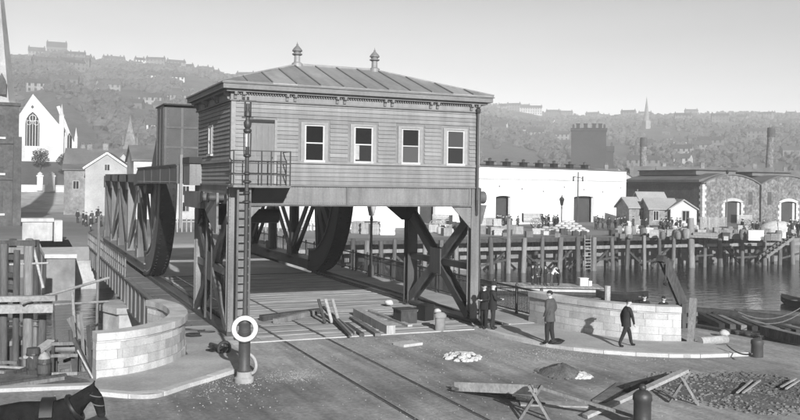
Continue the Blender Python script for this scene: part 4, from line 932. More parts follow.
for xm, w_ in ((370,1),(402,-1),(452,1),(500,1),(531,-1),(566,1),(582,1),(604,1),(634,-1),(664,1),(732,-1),(770,1)):
    p = GV(xm, WV); part('brace', MB().beam((p.x-1.6*w_,WV+.1,-3.3),(p.x+1.4*w_,WV+.1,-.8),.22,.22), 'darktimber', wf)
for px in (582, 588): p = GV(px, WV); part('ladder_stile', MB().beam((p.x,WV-.75,-4),(p.x,WV-.6,.4),.1,.1), 'timber', wf)
q0, q1 = GV(582, WV), GV(588, WV)
for i in range(11): part('ladder_rung', MB().beam((q0.x,WV-.72,-3.6+i*.35),(q1.x,WV-.72,-3.6+i*.35),.06,.06), 'paletimber', wf)
gw_ = thing('gangway', 'sloping timber gangway at the right end of the far wharf', 'gangway', GV(785,48,-3), world=True)
p, e = GV(764, 47.6, -2.4), GV(806, 47.6, 1.2)
for o_ in (-.5, .5): part('stringer', MB().beam(p+Vector((0,o_,0)), e+Vector((0,o_,0)), .12, .3), 'timber', gw_)
for i in range(12): c = p.lerp(e, (i+.5)/12); part('tread', MB().box(c.x-.15,c.x+.15,c.y-.5,c.y+.5,c.z+.15,c.z+.2), 'paletimber', gw_)
# pontoon, its workmen, boat
a, e = G(497,287,-2.95), G(604,289,-2.95); dv = (e-a).normalized(); nv = Vector((-dv.y, dv.x, 0))
pn = thing('pontoon', 'low flat pontoon with pale plank top moored before the far piles', 'pontoon', ((a+e)/2)+Vector((0,0,-.7)), world=True)
part('hull', MB().hexa([a+Vector((0,0,-.7)), e+Vector((0,0,-.7)), e+nv*3+Vector((0,0,-.7)), a+nv*3+Vector((0,0,-.7)), a, e, e+nv*3, a+nv*3]), 'darktimber', pn)
for i in range(28):
    s0, s1 = a.lerp(e, i/28), a.lerp(e, (i+.94)/28); up = Vector((0,0,.08))
    part('deck_board', MB().hexa([s0-nv*.1, s1-nv*.1, s1+nv*3, s0+nv*3, s0-nv*.1+up, s1-nv*.1+up, s1+nv*3+up, s0+nv*3+up]), 'paletimber', pn)
part('rubbing_strake', MB().beam(a-nv*.06+Vector((0,0,-.2)), e-nv*.06+Vector((0,0,-.2)), .1, .2), 'kerb', pn)
def pont(px, off): t = GV(px, 40).copy(); s = (px-497)/107; q = a.lerp(e, s)+nv*off; return (q.x, q.y, -2.87)
person('dark clothed workman standing leftmost on the pontoon', pont(534,1.2), R(60), 'stand', 'suit', 'suit', 'cap', 1.72)
person('workman in dark jacket standing second from left on the pontoon', pont(541,1.6), R(-20), 'pocket', 'greysuit', 'suit', 'cap', 1.74)
person('workman in dark clothes in the middle of the pontoon group', pont(546.5,.9), R(30), 'read', 'suit', 'suit', 'cap', 1.7)
person('workman in white shirt bending forward on the pontoon', pont(553,1.0), R(75), 'bend', 'shirt', 'greysuit', 'cap', 1.72, coat=False)
person('workman stooping at the right of the pontoon group', pont(561,1.4), R(-70), 'bend', 'suit', 'suit', 'cap', 1.7)
q = pont(586,1.5); solo('white_box', MB().box(-.36,.36,-.3,.3,0,.62).box(-.4,.4,-.34,.34,.62,.68), 'shirt', 'white box standing on the pontoon near its right end', 'box', base=q, rz=R(-15))
q = pont(592.5,1.5); solo('white_box', MB().box(-.14,.14,-.15,.15,0,.38).box(-.16,.16,-.17,.17,.38,.42), 'shirt', 'small white box beside the larger one on the pontoon', 'box', base=q)
def boat(p, rz, L, W, label, m='darktimber', zz=-3.62):
    t = thing('rowing_boat', label, 'boat', (p.x, p.y, zz), rz); n = 12; vs = []; fs = []
    for i in range(n+1):
        u = -1+2*i/n; w = W/2*(1-abs(u)**2.6)+.03; zt = .62+.25*u*u; zb = .0+.25*abs(u)**3
        vs += [(u*L/2, -w, zt), (u*L/2, -w*.75, zb+.12), (u*L/2, 0, zb), (u*L/2, w*.75, zb+.12), (u*L/2, w, zt), (u*L/2, w*.88, zt-.03), (u*L/2, w*.6, zb+.2), (u*L/2, 0, zb+.1), (u*L/2, -w*.6, zb+.2), (u*L/2, -w*.88, zt-.03)]
    for i in range(n):
        for j in range(10): fs.append((i*10+j, i*10+(j+1)%10, i*10+10+(j+1)%10, i*10+10+j))
    fs += [tuple(range(9,-1,-1)), tuple(n*10+j for j in range(10))]
    part('hull', MB().add(vs, fs), m, t, smooth=40)
    for x in (-.25, .12, .45): part('thwart', MB().box(x*L-.12 if x < .4 else x*L*.7-.1, x*L+.12 if x < .4 else x*L*.7+.1, -W*.4, W*.4, .42, .47), 'timber', t)
    return t
boat(G(622,297,-3.3), FACE(622)+R(8), 4.2, 1.5, 'dark open boat lying between the pontoon and the stone parapet', 'coal')
boat(G(801,304,-3.3), FACE(801)-R(50), 4.6, 1.6, 'dark open boat cut by the right picture edge', 'coal')
# raking timber, mooring posts and stage behind the parapet
dd = 41; p, e = AT(687, dd, -6.4), AT(664.5, dd, HT(259,664.5,dd))
rk = thing('raking_timber', 'massive dark timber leaning left above the end of the stone parapet', 'timber', AT(687,dd,-6.4), world=True)
low = AT(684, dd, HT(303,684,dd)); part('baulk', MB().beam(p+(low-p)*0, low, .4, .4).beam(low, e, .4, .42), 'darktimber', rk)
part('head_block', MB().beam(e+Vector((-.3,-.1,.05)), e+Vector((.55,.2,-.25)), .35, .3), 'darktimber', rk); part('hook', MB().cyl(e+Vector((-.1,-.3,-.2)), e+Vector((-.12,-.3,-1.0)), .04, n=6).blob(e+Vector((-.12,-.3,-1.05)), .12,.12,.16,6,4,0), 'iron', rk)
def uppost(px, y0, y1, dist, w, label, m='timber', zb=None):
    p = AT(px, dist, -6.4 if zb is None else zb); return soloW('mooring_post', MB().cyl(p, AT(px+1, dist, HT(y0, px, dist)), w*1.05, w, 8), m, label, 'post', base=p, smooth=40)
soloW('mooring_post', MB().beam(G(690.5,344), AT(695,32.6,HT(299,695,32.6)), .24, .24).beam(AT(689,32.7,.95), AT(699,32.7,1.0), .1, .14), 'timber', 'thick squared post leaning at the end of the stone parapet', 'post', base=G(690.5,344)); uppost(608,286,300,43,.14,'short pale post beside the dark open boat','paletimber')
st = thing('work_stage', 'low timber stage in the water behind the stone parapet', 'stage', AT(655,39,-.8), FACE(655))
part('deck', MB().box(-2.2,2.2,-.8,1.0,-.15,0), 'timber', st)
for x in (-2, 0, 2): part('post', MB().box(x-.12,x+.12,-.7,-.46,-5.6,-.15).box(x-.12,x+.12,.66,.9,-5.6,-.15), 'darktimber', st)
q = AT(646,38.9,-.8); person('dark clothed man half hidden behind the parapet coping, left of two', q, R(-40), 'stand', 'suit', 'suit', 'bare', 1.72)
q = AT(665,38.9,-.8); person('dark clothed man half hidden behind the parapet, right of two', q, R(-10), 'stand', 'suit', 'suit', 'bare', 1.66)
for i, (xa_, ya_, xb_, yb_, w) in enumerate(((694,312,806,322,.5),(700,318,800,331,.45),(716,315,790,328,.4),(735,313,806,316,.4),(765,330,806,334,.45))):
    p, e = G(xa_, ya_, -3.35), G(xb_, yb_, -3.35)
    soloW('floating_log', MB().cyl(p, e, w*.8, w*.7, 9), 'darktimber', ['long dark log floating nearest the stone parapet','dark log floating second from the quay edge','short dark log across the middle of the raft','dark log floating farthest out at right','dark log touching the right picture edge'][i], 'log', base=((p+e)/2), smooth=40)
for i in range(9):
    p, e = G(698+i*11, 314+i*1.6, -3.0), G(722+i*11, 326+i*.9, -2.9)
    soloW('raft_timber', MB().beam(p, e, .35, .3), ('coal','darktimber','timber')[i % 3], ('leftmost','second','third','fourth','middle','sixth','seventh','eighth','rightmost')[i]+' of the nine short cross timbers on the dark log raft', 'timber', 'cross timbers on the log raft', base=((p+e)/2))
p, e = G(768,334,.0), G(812,345,.0)
soloW('fender_beam', MB().beam(p+Vector((.3,.5,.05)), e+Vector((.3,.5,.05)), .35, .35), 'timber', 'squared fender beam along the quay edge at right', 'beam', base=p)
p, e = G(690,322,.0), G(735,330,.0); soloW('fender_beam', MB().beam(p+Vector((.2,.3,-.3)), e+Vector((.2,.6,-.3)), .35, .4), 'darktimber', 'dark fender beam at the quay edge behind the white boulder', 'beam', base=p)
# a dark lighter moored along the near quay at right, seen over the quay edge
for i, (xa_, ya_, xb_, yb_) in enumerate(((738,312,806,304),(742,316,806,309))):
    p, e = G(xa_, ya_, -1), G(xb_, yb_, -1); cab = MB()
    for k in range(8):
        A = lambda f: p.lerp(e, f)-Vector((0,0,.6*4*f*(1-f)))
        cab.cyl(A(k/8), A((k+1)/8), .03, n=5)
    solo('mooring_rope', cab, 'rope', ('upper','lower')[i]+' of two ropes hanging across the water at right', 'rope')

# ---- white shed
A_, B_ = AT(308,105.7), AT(626,148); sd_ = (B_-A_); sl_ = sd_.length; srz = math.atan2(sd_.y, sd_.x); SH = 8.25
sh = thing('transit_shed', 'long whitewashed transit shed behind the far quay', 'shed', A_, srz)
def along(px):
    r = ray(px, HY+(px-400)*math.tan(ROLL)); d = sd_.normalized(); n = Vector((-d.y, d.x, 0)); t = n.dot(A_-EYEV)/n.dot(r); return (EYEV+r*t-A_).dot(d)
dpx = [(332,346),(420,436),(496,511),(574,594)]; doors = [(along(a), along(b)) for a, b in dpx]; DH = 3.95
x = 0
for d0, d1 in doors+[(sl_, sl_)]:
    if d0-x > .1: part('wall', MB().box(x,d0,0,.5,0,SH), 'whitewash', sh)
    x = d1
for d0, d1 in doors:
    m_ = (d0+d1)/2; w_ = (d1-d0)/2; top = [(m_+w_*math.cos(R(t)), DH+.25*math.sin(R(t))) for t in range(0,181,20)]
    part('wall', MB().prism([(d0,SH),(d1,SH)]+[(max(d0,min(d1,a)), b) for a, b in top], 'y', 0, .5), 'whitewash', sh)
    part('door', MB().box(d0,d1,.9,1.0,0,DH+.4), 'darkdoor', sh)
part('side_wall', MB().box(sl_-.5,sl_,.5,18,0,SH), 'whitewash', sh); part('side_wall', MB().box(0,.5,.5,18,0,SH), 'whitewash', sh); part('rear_wall', MB().box(.5,sl_-.5,17.5,18,0,SH), 'whitewash', sh)
for k_ in range(14):
    xx_ = 4+k_*4.9; part('tie_plate', MB().cyl((xx_,-.03,SH-2.7-.35*(k_%3)),(xx_,.02,SH-2.7-.35*(k_%3)),.16,n=8), 'greystone', sh)
part('string_course', MB().box(-.05,sl_+.05,-.06,0,SH-1.75,SH-1.55), 'render', sh); part('coping', MB().box(-.1,sl_+.15,-.12,.6,SH,SH+.16), 'slate', sh)
part('roof', MB().prism([(.6,SH),(9,SH+.75),(17.4,SH)], 'x', .3, sl_-.3), 'darkstone', sh)
for px in (487,505,522,539,555,570,586,601,330,350,372,394,416,438,460):
    x = along(px)+1.5; vt = part('roof_vent', MB().box(x-.45,x+.45,4,4.9,SH+.3,SH+.95).box(x-.7,x+.7,3.8,5.1,SH+.95,SH+1.05), 'coal', sh); part('cowl', MB().lathe((x,4.45,SH+1.05),[(.22,0),(.22,.3),(.35,.34),(0,.5)],8), 'darkstone', vt)
# ---- stone warehouse of arched bays
C0 = AT(702.5,147); wh = thing('stone_warehouse', 'rubble stone warehouse with segmental gables and white door surrounds', 'warehouse', C0)
BW = 12.6; SP, CR = 6.35, 7.95
def segarc(x0, x1, z0, z1, n=14):
    c = (x1-x0)/2; s = z1-z0; r = (c*c+s*s)/(2*s); a = math.asin(c/r)
    return [((x0+x1)/2+r*math.sin(-a+2*a*i/n), z1-r+r*math.cos(-a+2*a*i/n)) for i in range(n+1)]
rnd = random.Random(5)
for b_ in range(3):
    x0 = b_*BW; dx = x0+6.6; dw = 1.75; dh = 3.6
    arcp = segarc(x0, x0+BW, SP, CR); darc = segarc(dx-dw, dx+dw, dh-.25, dh, 8)
    poly = [(x0,0),(dx-dw,0)]+darc+[(dx+dw,0),(x0+BW,0)]+list(reversed(arcp))
    bay = part('bay_wall', MB().prism(poly, 'y', 0, .6), 'rubble', wh)
    part('door', MB().box(dx-dw,dx+dw,.5,.58,0,dh), 'darkdoor', bay)
    part('door_jamb', MB().box(dx+dw-.5,dx+dw-.02,.3,.48,0,dh-.3), 'palestone', bay)
    oa, ia = segarc(dx-dw-.6, dx+dw+.6, dh+.15, dh+.55, 9), darc
    part('door_arch', MB().prism(segarc(dx-dw-.6, dx+dw+.6, dh-.1, dh+.5, 8)+list(reversed(segarc(dx-dw, dx+dw, dh-.25, dh, 8))), 'y', -.07, .1), 'palestone', bay)
    for s in (-1, 1):
        z = 0; k = 0
        while z < dh-.3:
            h_ = .5; w_ = .75 if k % 2 else .45; xi = dx+s*dw; part('quoin', MB().box(min(xi,xi+s*w_),max(xi,xi+s*w_),-.06,.1,z+.01,min(z+h_,dh-.26)-.01), 'palestone', bay); z += h_; k += 1
    part('blocked_window', MB().box(x0+10.0,x0+10.9,-.03,.02,3.0,5.2).box(x0+1.7,x0+2.6,-.03,.02,3.0,5.2) if b_ else MB().box(x0+10.0,x0+10.9,-.03,.02,3.0,5.2), 'darkstone', bay)
    part('roof_vault', MB().prism([(p[0], p[1]+.02) for p in arcp]+[(p[0], p[1]+.22) for p in reversed(arcp)], 'y', -.25, 20), 'slate', wh)
    part('valley_pipe', MB().cyl((x0+BW,-.12,.0),(x0+BW,-.12,SP),.13,n=8), 'coal', wh)
for z in range(13): w_ = .8 if z % 2 else .5; part('quoin', MB().box(-.05,w_,-.05,.08,z*.5+.01,z*.5+.49).box(-.05,.08,.08,w_*.9,z*.5+.01,z*.5+.49), 'palestone', wh)
part('side_wall', MB().box(0,.6,.6,20,0,SP), 'darkstone', wh); part('rear_wall', MB().box(.6,3*BW,19.4,20,0,SP), 'rubble', wh)  # side wall given a darker stone colour, standing in for its shade
part('eaves', MB().box(-.35,.7,-.1,20,SP,SP+.35), 'coal', wh)
part('lean_roof', MB().prism([(-.2,SP+.35),(4.2,SP+1.5),(4.2,SP+1.9),(-.2,SP+.75)], 'y', .6, 20), 'slate', wh)
part('ridge_deck', MB().box(2.2,11.0,4,19,CR+.05,CR+.75), 'slate', wh); part('ridge_cap', MB().box(2,11.2,3.8,19.2,CR+.75,CR+.9), 'coal', wh)
part('ridge_deck', MB().box(14.8,23.6,4,19,CR+.05,CR+.6), 'slate', wh); part('ridge_cap', MB().box(14.6,23.8,3.8,19.2,CR+.6,CR+.75), 'coal', wh)
# ---- generic gabled building (gable towards local -y, or ridge along x)
def gabled(nm, label, p, rz, w, d, ev, rd, wm, rm, gable=True, wins=(), doors=(), cat='house', group=None, chim=(), wz=None, oh=.3):
    t = thing(nm, label, cat, p, rz, group)
    prof = [(-w/2,-.3),(w/2,-.3),(w/2,ev),(0,rd),(-w/2,ev)]
    if gable: part('wall', MB().prism(prof, 'y', 0, d), wm, t)
    else: part('wall', MB().prism([(0,-.3),(d,-.3),(d,ev),(d/2,rd),(0,ev)], 'x', -w/2, w/2), wm, t)
    s = (rd-ev)/((w if gable else d)/2); th = .22
    if gable:
        for sg in (-1, 1): part('roof_slope', MB().prism([(0,rd+.02),(sg*(w/2+oh),ev-s*oh+.02),(sg*(w/2+oh),ev-s*oh+th),(0,rd+th+.02)], 'y', -oh, d+oh), rm, t)
    else:
        part('roof_slope', MB().prism([(d/2,rd+.02),(-oh,ev-s*oh+.02),(-oh,ev-s*oh+th),(d/2,rd+th+.02)], 'x', -w/2-oh, w/2+oh), rm, t)
        part('roof_slope', MB().prism([(d/2,rd+.02),(d+oh,ev-s*oh+.02),(d+oh,ev-s*oh+th),(d/2,rd+th+.02)], 'x', -w/2-oh, w/2+oh), rm, t)
    if gable and nm == 'town_house' and wm == 'render':
        for sg in (-1, 1): part('barge_board', MB().beam((0,-oh-.03,rd+.05), (sg*(w/2+oh),-oh-.03,ev-s*oh+.05), .06, .26, (0,0,1)), 'white', t)
    for x, z, ww, hh in wins:
        wn = part('window', MB().box(x-ww/2-.1,x+ww/2+.1,-.06,.05,z-.1,z+hh+.1), 'haze_house' if nm == 'hillside_house' else 'render', t)
        part('pane', MB().box(x-ww/2,x-.04,-.08,-.04,z,z+hh), 'glass', wn); part('pane', MB().box(x+.04,x+ww/2,-.08,-.04,z,z+hh), 'glass', wn)
    for x, ww, hh in doors: part('door', MB().box(x-ww/2,x+ww/2,-.07,.05,0,hh), 'darkdoor', t)
    for x, y, h_ in chim:
        c = part('chimney', MB().box(x-.45,x+.45,y-.35,y+.35,ev,rd+h_), 'haze_roof' if nm == 'hillside_house' else 'greystone', t); part('chimney_pots', MB().cyl((x-.2,y,rd+h_),(x-.2,y,rd+h_+.5),.14,.11,8).cyl((x+.2,y,rd+h_),(x+.2,y,rd+h_+.5),.14,.11,8), rm, c, kind='stuff')
    return t
gabled('quay_hut', 'small pale roofed hut with white gable end before the warehouse', AT(684,130), R(-30), 3.7, 5.0, 2.6, 3.8, 'sack', 'paleroof', True, [(0.3,.9,.9,1.4)], (), 'hut')
gabled('quay_hut', 'dark walled hut with pale roof joined left of the white gabled hut', AT(664,131), R(-16), 4.4, 3.6, 2.6, 3.9, 'greystone', 'paleroof', False, [(-1.2,.9,.7,1.3),(1.0,.9,.7,1.3)], (), 'hut')
gabled('quay_hut', 'taller hut with steep pale hipped roof amid the quay huts', AT(656,134), R(-12), 4.2, 4.0, 2.9, 4.8, 'greystone', 'paleroof', False, (), [(-1.4,1.0,2.2)], 'hut')
gabled('quay_hut', 'leftmost quay hut with low pale roof beside the white shed', AT(642,133), R(-8), 4.2, 3.8, 2.7, 4.0, 'greystone', 'paleroof', False, [(0,.9,.7,1.2)], (), 'hut')
# ---- lamp, telegraph pole, chimneys
def gaslamp(p, h, label, k=1.0, m='iron'):
    t = thing('street_lamp', label, 'lamp', p); part('column', MB().lathe((0,0,0), [(.16*k,-.05),(.15*k,.5*k),(.07*k,.6*k),(.055*k,h-.25*k),(.09*k,h-.2*k),(.05*k,h)], 10), m, t, smooth=40)
    ln = part('lantern', MB().lathe((0,0,h), [(.13*k,0),(.27*k,.6*k)], 6), 'glass' if m == 'iron' else 'render', t)
    part('lantern_roof', MB().lathe((0,0,h), [(.31*k,.6*k),(.16*k,.82*k),(.07*k,.86*k),(.07*k,.98*k),(0,1.08*k)], 6), m, ln); part('ladder_bar', MB().beam((-.35*k,0,h-.3*k),(.35*k,0,h-.3*k),.04*k,.04*k), m, t); return t
gaslamp(AT(562,113), 3.2, 'street lamp with pointed lantern standing before the white shed', 1.3)
gaslamp(GU(372,12.35,.12), 3.6, 'large lantern lamp on the footway seen under the house girder', 1.25, 'steel')
tp = thing('telegraph_pole', 'telegraph pole with short crossarm rising before the white shed', 'pole', AT(578,112)); part('pole', MB().cyl((0,0,-.3),(0,0,7.5),.11,.08,8), 'darktimber', tp, smooth=40)
part('crossarm', MB().beam((-.75,0,6.9),(.75,0,6.7),.1,.1), 'darktimber', tp)
for x in (-.7, .7): part('insulator', MB().cyl((x,0,6.3),(x,0,6.95),.09,n=7), 'coal', tp)
tp = thing('flag_pole', 'thin pole standing left of the arched warehouse door', 'pole', AT(727,135)); part('pole', MB().cyl((0,0,-.3),(0,0,8.2),.07,.05,7), 'timber', tp, smooth=40); part('truck', MB().blob((0,0,8.2),.22,.22,.35,7,5,0), 'coal', tp)
for px, yt, dist, r, lab, sh_ in ((643,138,255,.9,'square topped factory chimney beside the far church spire',0),(769,128,250,.95,'tall slightly leaning factory chimney above the right warehouse',1)):
    p = AT(px-sh_*1.5, dist); e = AT(px+sh_*1.5, dist, HT(yt,px,dist)); t = thing('factory_chimney', lab, 'chimney', p, world=True)
    part('stack', MB().cyl(p, e, r*1.35, r*.95, 12), 'rubble', t, smooth=40); part('rim', MB().cyl(e-Vector((0,0,2.5)), e+Vector((0,0,.1)), r*1.15, r*1.12, 12), 'darkstone', t)
# ---- goods on the quay
def proto_cart():
    t = thing('hand_cart', 'wooden cart with big spoked wheels before the white shed', 'cart', AT(533,119), FACE(533)+R(10))
    part('body', MB().box(-1.3,1.3,-.6,.6,.75,.9), 'crate', t)
    for i in range(5): part('side_board', MB().box(-1.3,1.3,-.64,-.6,.92+i*.22,1.1+i*.22), 'crate', t)
    part('end_board', MB().box(-1.36,-1.3,-.6,.6,.9,2.0), 'darktimber', t)
    for y in (-.72, .72):
        w = part('wheel', MB().torus((.5,y,.72),(0,1,0),.66,.06,20,6), 'paletimber', t, smooth=60)
        for i in range(5): a = math.pi*i/5; part('spoke', MB().beam((.5-.64*math.cos(a),y,.72-.64*math.sin(a)),(.5+.64*math.cos(a),y,.72+.64*math.sin(a)),.05,.05,(0,1,0)), 'paletimber', w)
    part('shaft', MB().beam((1.3,-.4,.8),(2.9,-.4,.95),.08,.08).beam((1.3,.4,.8),(2.9,.4,.95),.08,.08), 'timber', t); return t
ct = proto_cart()
dup(ct, AT(441,108), FACE(441)+R(160), 'wooden cart seen through the right crossed brace of the portal')
dup(ct, AT(742,126), FACE(742)+R(40), 'dark cart standing before the arched warehouse doors')
def sackpile(px, dist, nx, ny, nz, label, sw=.85, m='sack'):
    t = thing('sack_pile', label, 'sacks', AT(px, dist), FACE(px)+R(rnd.uniform(-12,12)))
    me = MB().blob((0,0,.17), sw*.55, .36, .19, 10, 6, .08).mesh('sack', m, None, 60)
    for k in range(nz):
        for i in range(nx-k):
            for j in range(max(1, ny-k)): inst('sack', me, t, ((i-(nx-k-1)/2)*sw, (j-(ny-k-1)/2)*.6, k*.27), (rnd.uniform(-.15,.15), rnd.uniform(-.15,.15), rnd.uniform(-.6,.6)))
    return t
sackpile(569,111,6,3,5,'large stack of pale sacks beside the telegraph pole'); sackpile(553,112,4,2,2,'low stack of sacks left of the large sack stack'); sackpile(505,110,5,2,2,'flat stack of sacks near the left end of the white shed')
sackpile(770,116,5,3,3,'mound of pale sacks before the second warehouse door'); sackpile(668,108,4,2,2,'low sack stack in the goods before the quay huts'); sackpile(630,109,4,2,3,'sack stack near the right end of the white shed')
crate_me = MB().box(-.5,.5,-.5,.5,0,.9).box(-.53,.53,-.53,-.5,.05,.17).box(-.53,.53,-.53,-.5,.4,.52).box(-.53,.53,-.53,-.5,.75,.87)
cm = {m: crate_me.mesh('crate', m) for m in ('crate','paletimber','white','darktimber')}
barrel_me = MB().lathe((0,0,0), [(.28,0),(.36,.3),(.36,.6),(.28,.9)], 12).mesh('barrel', 'timber', None, 40); barrel_w = MB().lathe((0,0,0), [(.28,0),(.36,.3),(.36,.6),(.28,.9)], 12).mesh('barrel', 'render', None, 40)
def goods(px, dist, me, nm, label, cat, group, z=0, k=1.0):
    o = link(bpy.data.objects.new(nm, me)); o.location = AT(px, dist, z); o.rotation_euler = (0,0,FACE(px)+rnd.uniform(-.4,.4)); o.scale = (k,)*3; return tag(o, label, cat, group)
for px, dist, z, k in ((482,103,0,1.1),(488,103.5,0,1.1),(494,102,0,1.0),(500,103,0,1.1),(485,103.2,.99,1.0),(491,103,.99,1.0),(497,102.6,.95,.95),(512,104,0,1.2),(519,104,0,1.0)):
    goods(px, dist, cm['crate'], 'crate', 'wooden crate stacked on the far quay just right of the house', 'crate', 'crates on the quay by the house', z, k)
for px, dist, k in ((380,101,1.5),(387,99,1.6),(383.5,104,1.4)): goods(px, dist, cm['white'], 'crate', 'white packing case on the wharf seen through the portal', 'crate', 'white cases under the portal', 0, k)
for px, dist, k in ((370,100,1.6),(376,99,1.3),(360,101,1.5)): goods(px, dist, cm['crate'], 'crate', 'grey packing case on the wharf beside the portal lamp', 'crate', 'packing cases by the portal lamp', 0, k)
for i in range(26):
    px = rnd.uniform(626,706); d_ = rnd.uniform(100,122); pw_ = rnd.random() < .45; goods(px, d_, barrel_w if pw_ else barrel_me, 'barrel', ('pale' if pw_ else 'dark grey')+' barrel standing in the goods before the quay huts', 'barrel', 'barrels before the quay huts', 0, rnd.uniform(.9,1.25))
for i in range(34):
    px = rnd.uniform(486,800); s_ = rnd.choice(('crate','darktimber','darktimber','timber','sack'))
    goods(px, rnd.uniform(97,106), cm.setdefault(s_, crate_me.mesh('crate', s_)), 'crate', 'low dark packing case in the clutter along the wharf edge', 'crate', 'clutter along the wharf edge', 0, rnd.uniform(.45,.85))
for i in range(22):
    px = rnd.uniform(600,800); goods(px, rnd.uniform(98,112), barrel_me, 'barrel', 'dark cask in the clutter on the right quay', 'barrel', 'casks on the right quay', 0, rnd.uniform(.8,1.1))
for i in range(16):
    px = rnd.uniform(640,800); goods(px, rnd.uniform(98,114), cm[rnd.choice(('crate','paletimber','darktimber','white'))], 'crate', 'packing case among the jumbled goods on the right quay', 'crate', 'packing cases on the right quay', 0, rnd.uniform(.7,1.2))
for i in range(14):
    px = rnd.uniform(432,474); goods(px, rnd.uniform(98,112), rnd.choice((barrel_me, barrel_w, cm['crate'], cm['darktimber'])), 'package', 'small package on the wharf seen through the right crossed brace', 'package', 'goods seen through the right brace', 0, rnd.uniform(.7,1.2))
fp = thing('plank_fence', 'short fence of pale upright boards left of the warehouse door', 'fence', AT(714,121), FACE(714))
for i in range(16): part('board', MB().box(-1.7+i*.215,-1.51+i*.215,-.02,.02,0,1.75+rnd.uniform(-.06,.06)), 'paletimber', fp)
part('rail', MB().box(-1.75,1.75,.02,.08,.5,.6).box(-1.75,1.75,.02,.08,1.3,1.4), 'timber', fp)
tm = thing('tarpaulin_mound', 'goods under a pale tarpaulin by the right warehouse door', 'tarpaulin', AT(779,112), FACE(779)); part('sheet', MB().blob((0,0,.5), 2.2, 1.2, 1.15, 14, 8, .1), 'sack', tm, smooth=60); part('lashing', MB().torus((0,0,.5),(1,0,.1),1.18,.03,20,4), 'rope', tm)
ps = thing('timber_stack', 'long low stack of sawn planks along the wharf edge', 'timber', AT(730,101), FACE(730))
for k in range(4):
    for i in range(5): part('plank', MB().box(-4+rnd.uniform(-.3,.3),4+rnd.uniform(-.3,.3),-.7+i*.28,-.45+i*.28,k*.15,k*.15+.13), ('crate','paletimber')[rnd.random() < .3], ps)
# ---- people on the far quay
PB = [person('man in dark clothes standing in the crowd on the far quay', AT(357,122), R(20), 'stand', 'suit', 'suit', 'cap', 1.72, 'crowd on the far quay under the portal'),
      person('man in dark clothes standing in the crowd on the far quay', AT(361,122), R(-50), 'pocket', 'suit', 'greysuit', 'bowler', 1.74, 'crowd on the far quay under the portal'),
      person('man in dark clothes standing in the crowd on the far quay', AT(365,121), R(100), 'read', 'greysuit', 'suit', 'cap', 1.70, 'crowd on the far quay under the portal')]
def crowd(px, dist, label, group): dup(rnd.choice(PB), AT(px, dist, 0), rnd.uniform(0, 6.28), label, group, rnd.uniform(.95,1.06))
for i in range(26): crowd(rnd.uniform(355,413), rnd.uniform(116,124), 'man in dark clothes standing in the crowd on the far quay', 'crowd on the far quay under the portal')
for i in range(9): crowd(rnd.uniform(497,520), rnd.uniform(114,121), 'dark figure standing by the left shed door on the quay', 'people by the left shed door')
for i in range(12): crowd(rnd.uniform(542,562), rnd.uniform(114,122), 'dark figure in the group between the cart and the street lamp', 'people between cart and lamp')
for i in range(12): crowd(rnd.uniform(596,626), rnd.uniform(108,124), 'dark figure in the group near the right end of the white shed', 'people near the right shed end')
for i in range(16): crowd(rnd.uniform(632,706), rnd.uniform(104,122), 'dark figure among the barrels before the quay huts', 'people among the barrels')
for i in range(10): crowd(rnd.uniform(738,800), rnd.uniform(106,122), 'dark figure near the arched warehouse doors', 'people near the arched doors')

# ================================================================== left: staging, town, church
def seg(px0, y0, d0, px1, y1, d1): return AT(px0, d0, HT(y0,px0,d0)), AT(px1, d1, HT(y1,px1,d1))
sg_ = thing('timber_staging', 'pale timber staging of piles and double beams in the left channel', 'staging', AT(30,36,-6.4), world=True)
for px, yt, r in ((5,243,.17),(30,246,.2),(44,316,.17),(37,322,.1),(18,250,.13)): p = AT(px,36+.02*px,-6.4); part('pile', MB().cyl(p, AT(px,36+.02*px,HT(yt,px,36.5)), r*1.1, r, 9), 'pile', sg_, smooth=40)
for y, h_, x1 in ((298,.22,58),(308,.34,56)): a, e = seg(-40,y+2,35.5,x1,y,35.8); part('beam', MB().beam(a, e, .3, h_), 'paletimber', sg_)
for y in (322, 327): a, e = seg(-40,y,36.6,40,y-1,36.6); part('cable', MB().cyl(a, e, .03, n=5), 'rope', sg_)
a, e = seg(24,303,35.2,110,278,39.5); part('pole', MB().cyl(a, e, .07, .06, 7), 'paletimber', sg_)
a, e = seg(54,305,35.8,110,301.5,38); part('pole', MB().cyl(a, e, .05, .05, 7), 'paletimber', sg_)
a, e = seg(0,265,36.4,50,263,36.6); part('pole', MB().cyl(a, e, .04, .04, 7), 'paletimber', sg_)
a, e = seg(74,292,34,78,345,34); part('pole', MB().cyl(a, e, .06, .06, 7), 'paletimber', sg_)
ds = thing('mooring_dolphin', 'dark framed timber dolphin standing behind the pale staging', 'dolphin', AT(15,58,-6.4), world=True)
for px in (-22,-8,4,13,31,36): p = AT(px,58+(px%3),-6.4); part('pile', MB().cyl(p, AT(px+rnd.uniform(-1,1),58,HT(240+rnd.uniform(-3,3),px,58)), .28, .24, 9), ('darktimber','pile')[px%2], ds, smooth=40)
for y, m in ((243,'darktimber'),(250,'timber'),(257,'darktimber')): a, e = seg(-30,y,57.6,37,y,57.6); part('waling', MB().beam(a, e, .3, .35), m, ds)
for y in (270, 282): a, e = seg(-30,y,57.6,20,y+6,57.6); part('waling', MB().beam(a, e, .25, .3), 'darktimber', ds)
a, e = seg(34,246,57,45,288,57); part('brace', MB().beam(a, e, .14, .14), 'paletimber', ds)
bg_ = thing('moored_barge', 'pale sided barge lying at the left quay behind the casks', 'barge', AT(-8,36.5,-3.9), FACE(-8)+R(4))
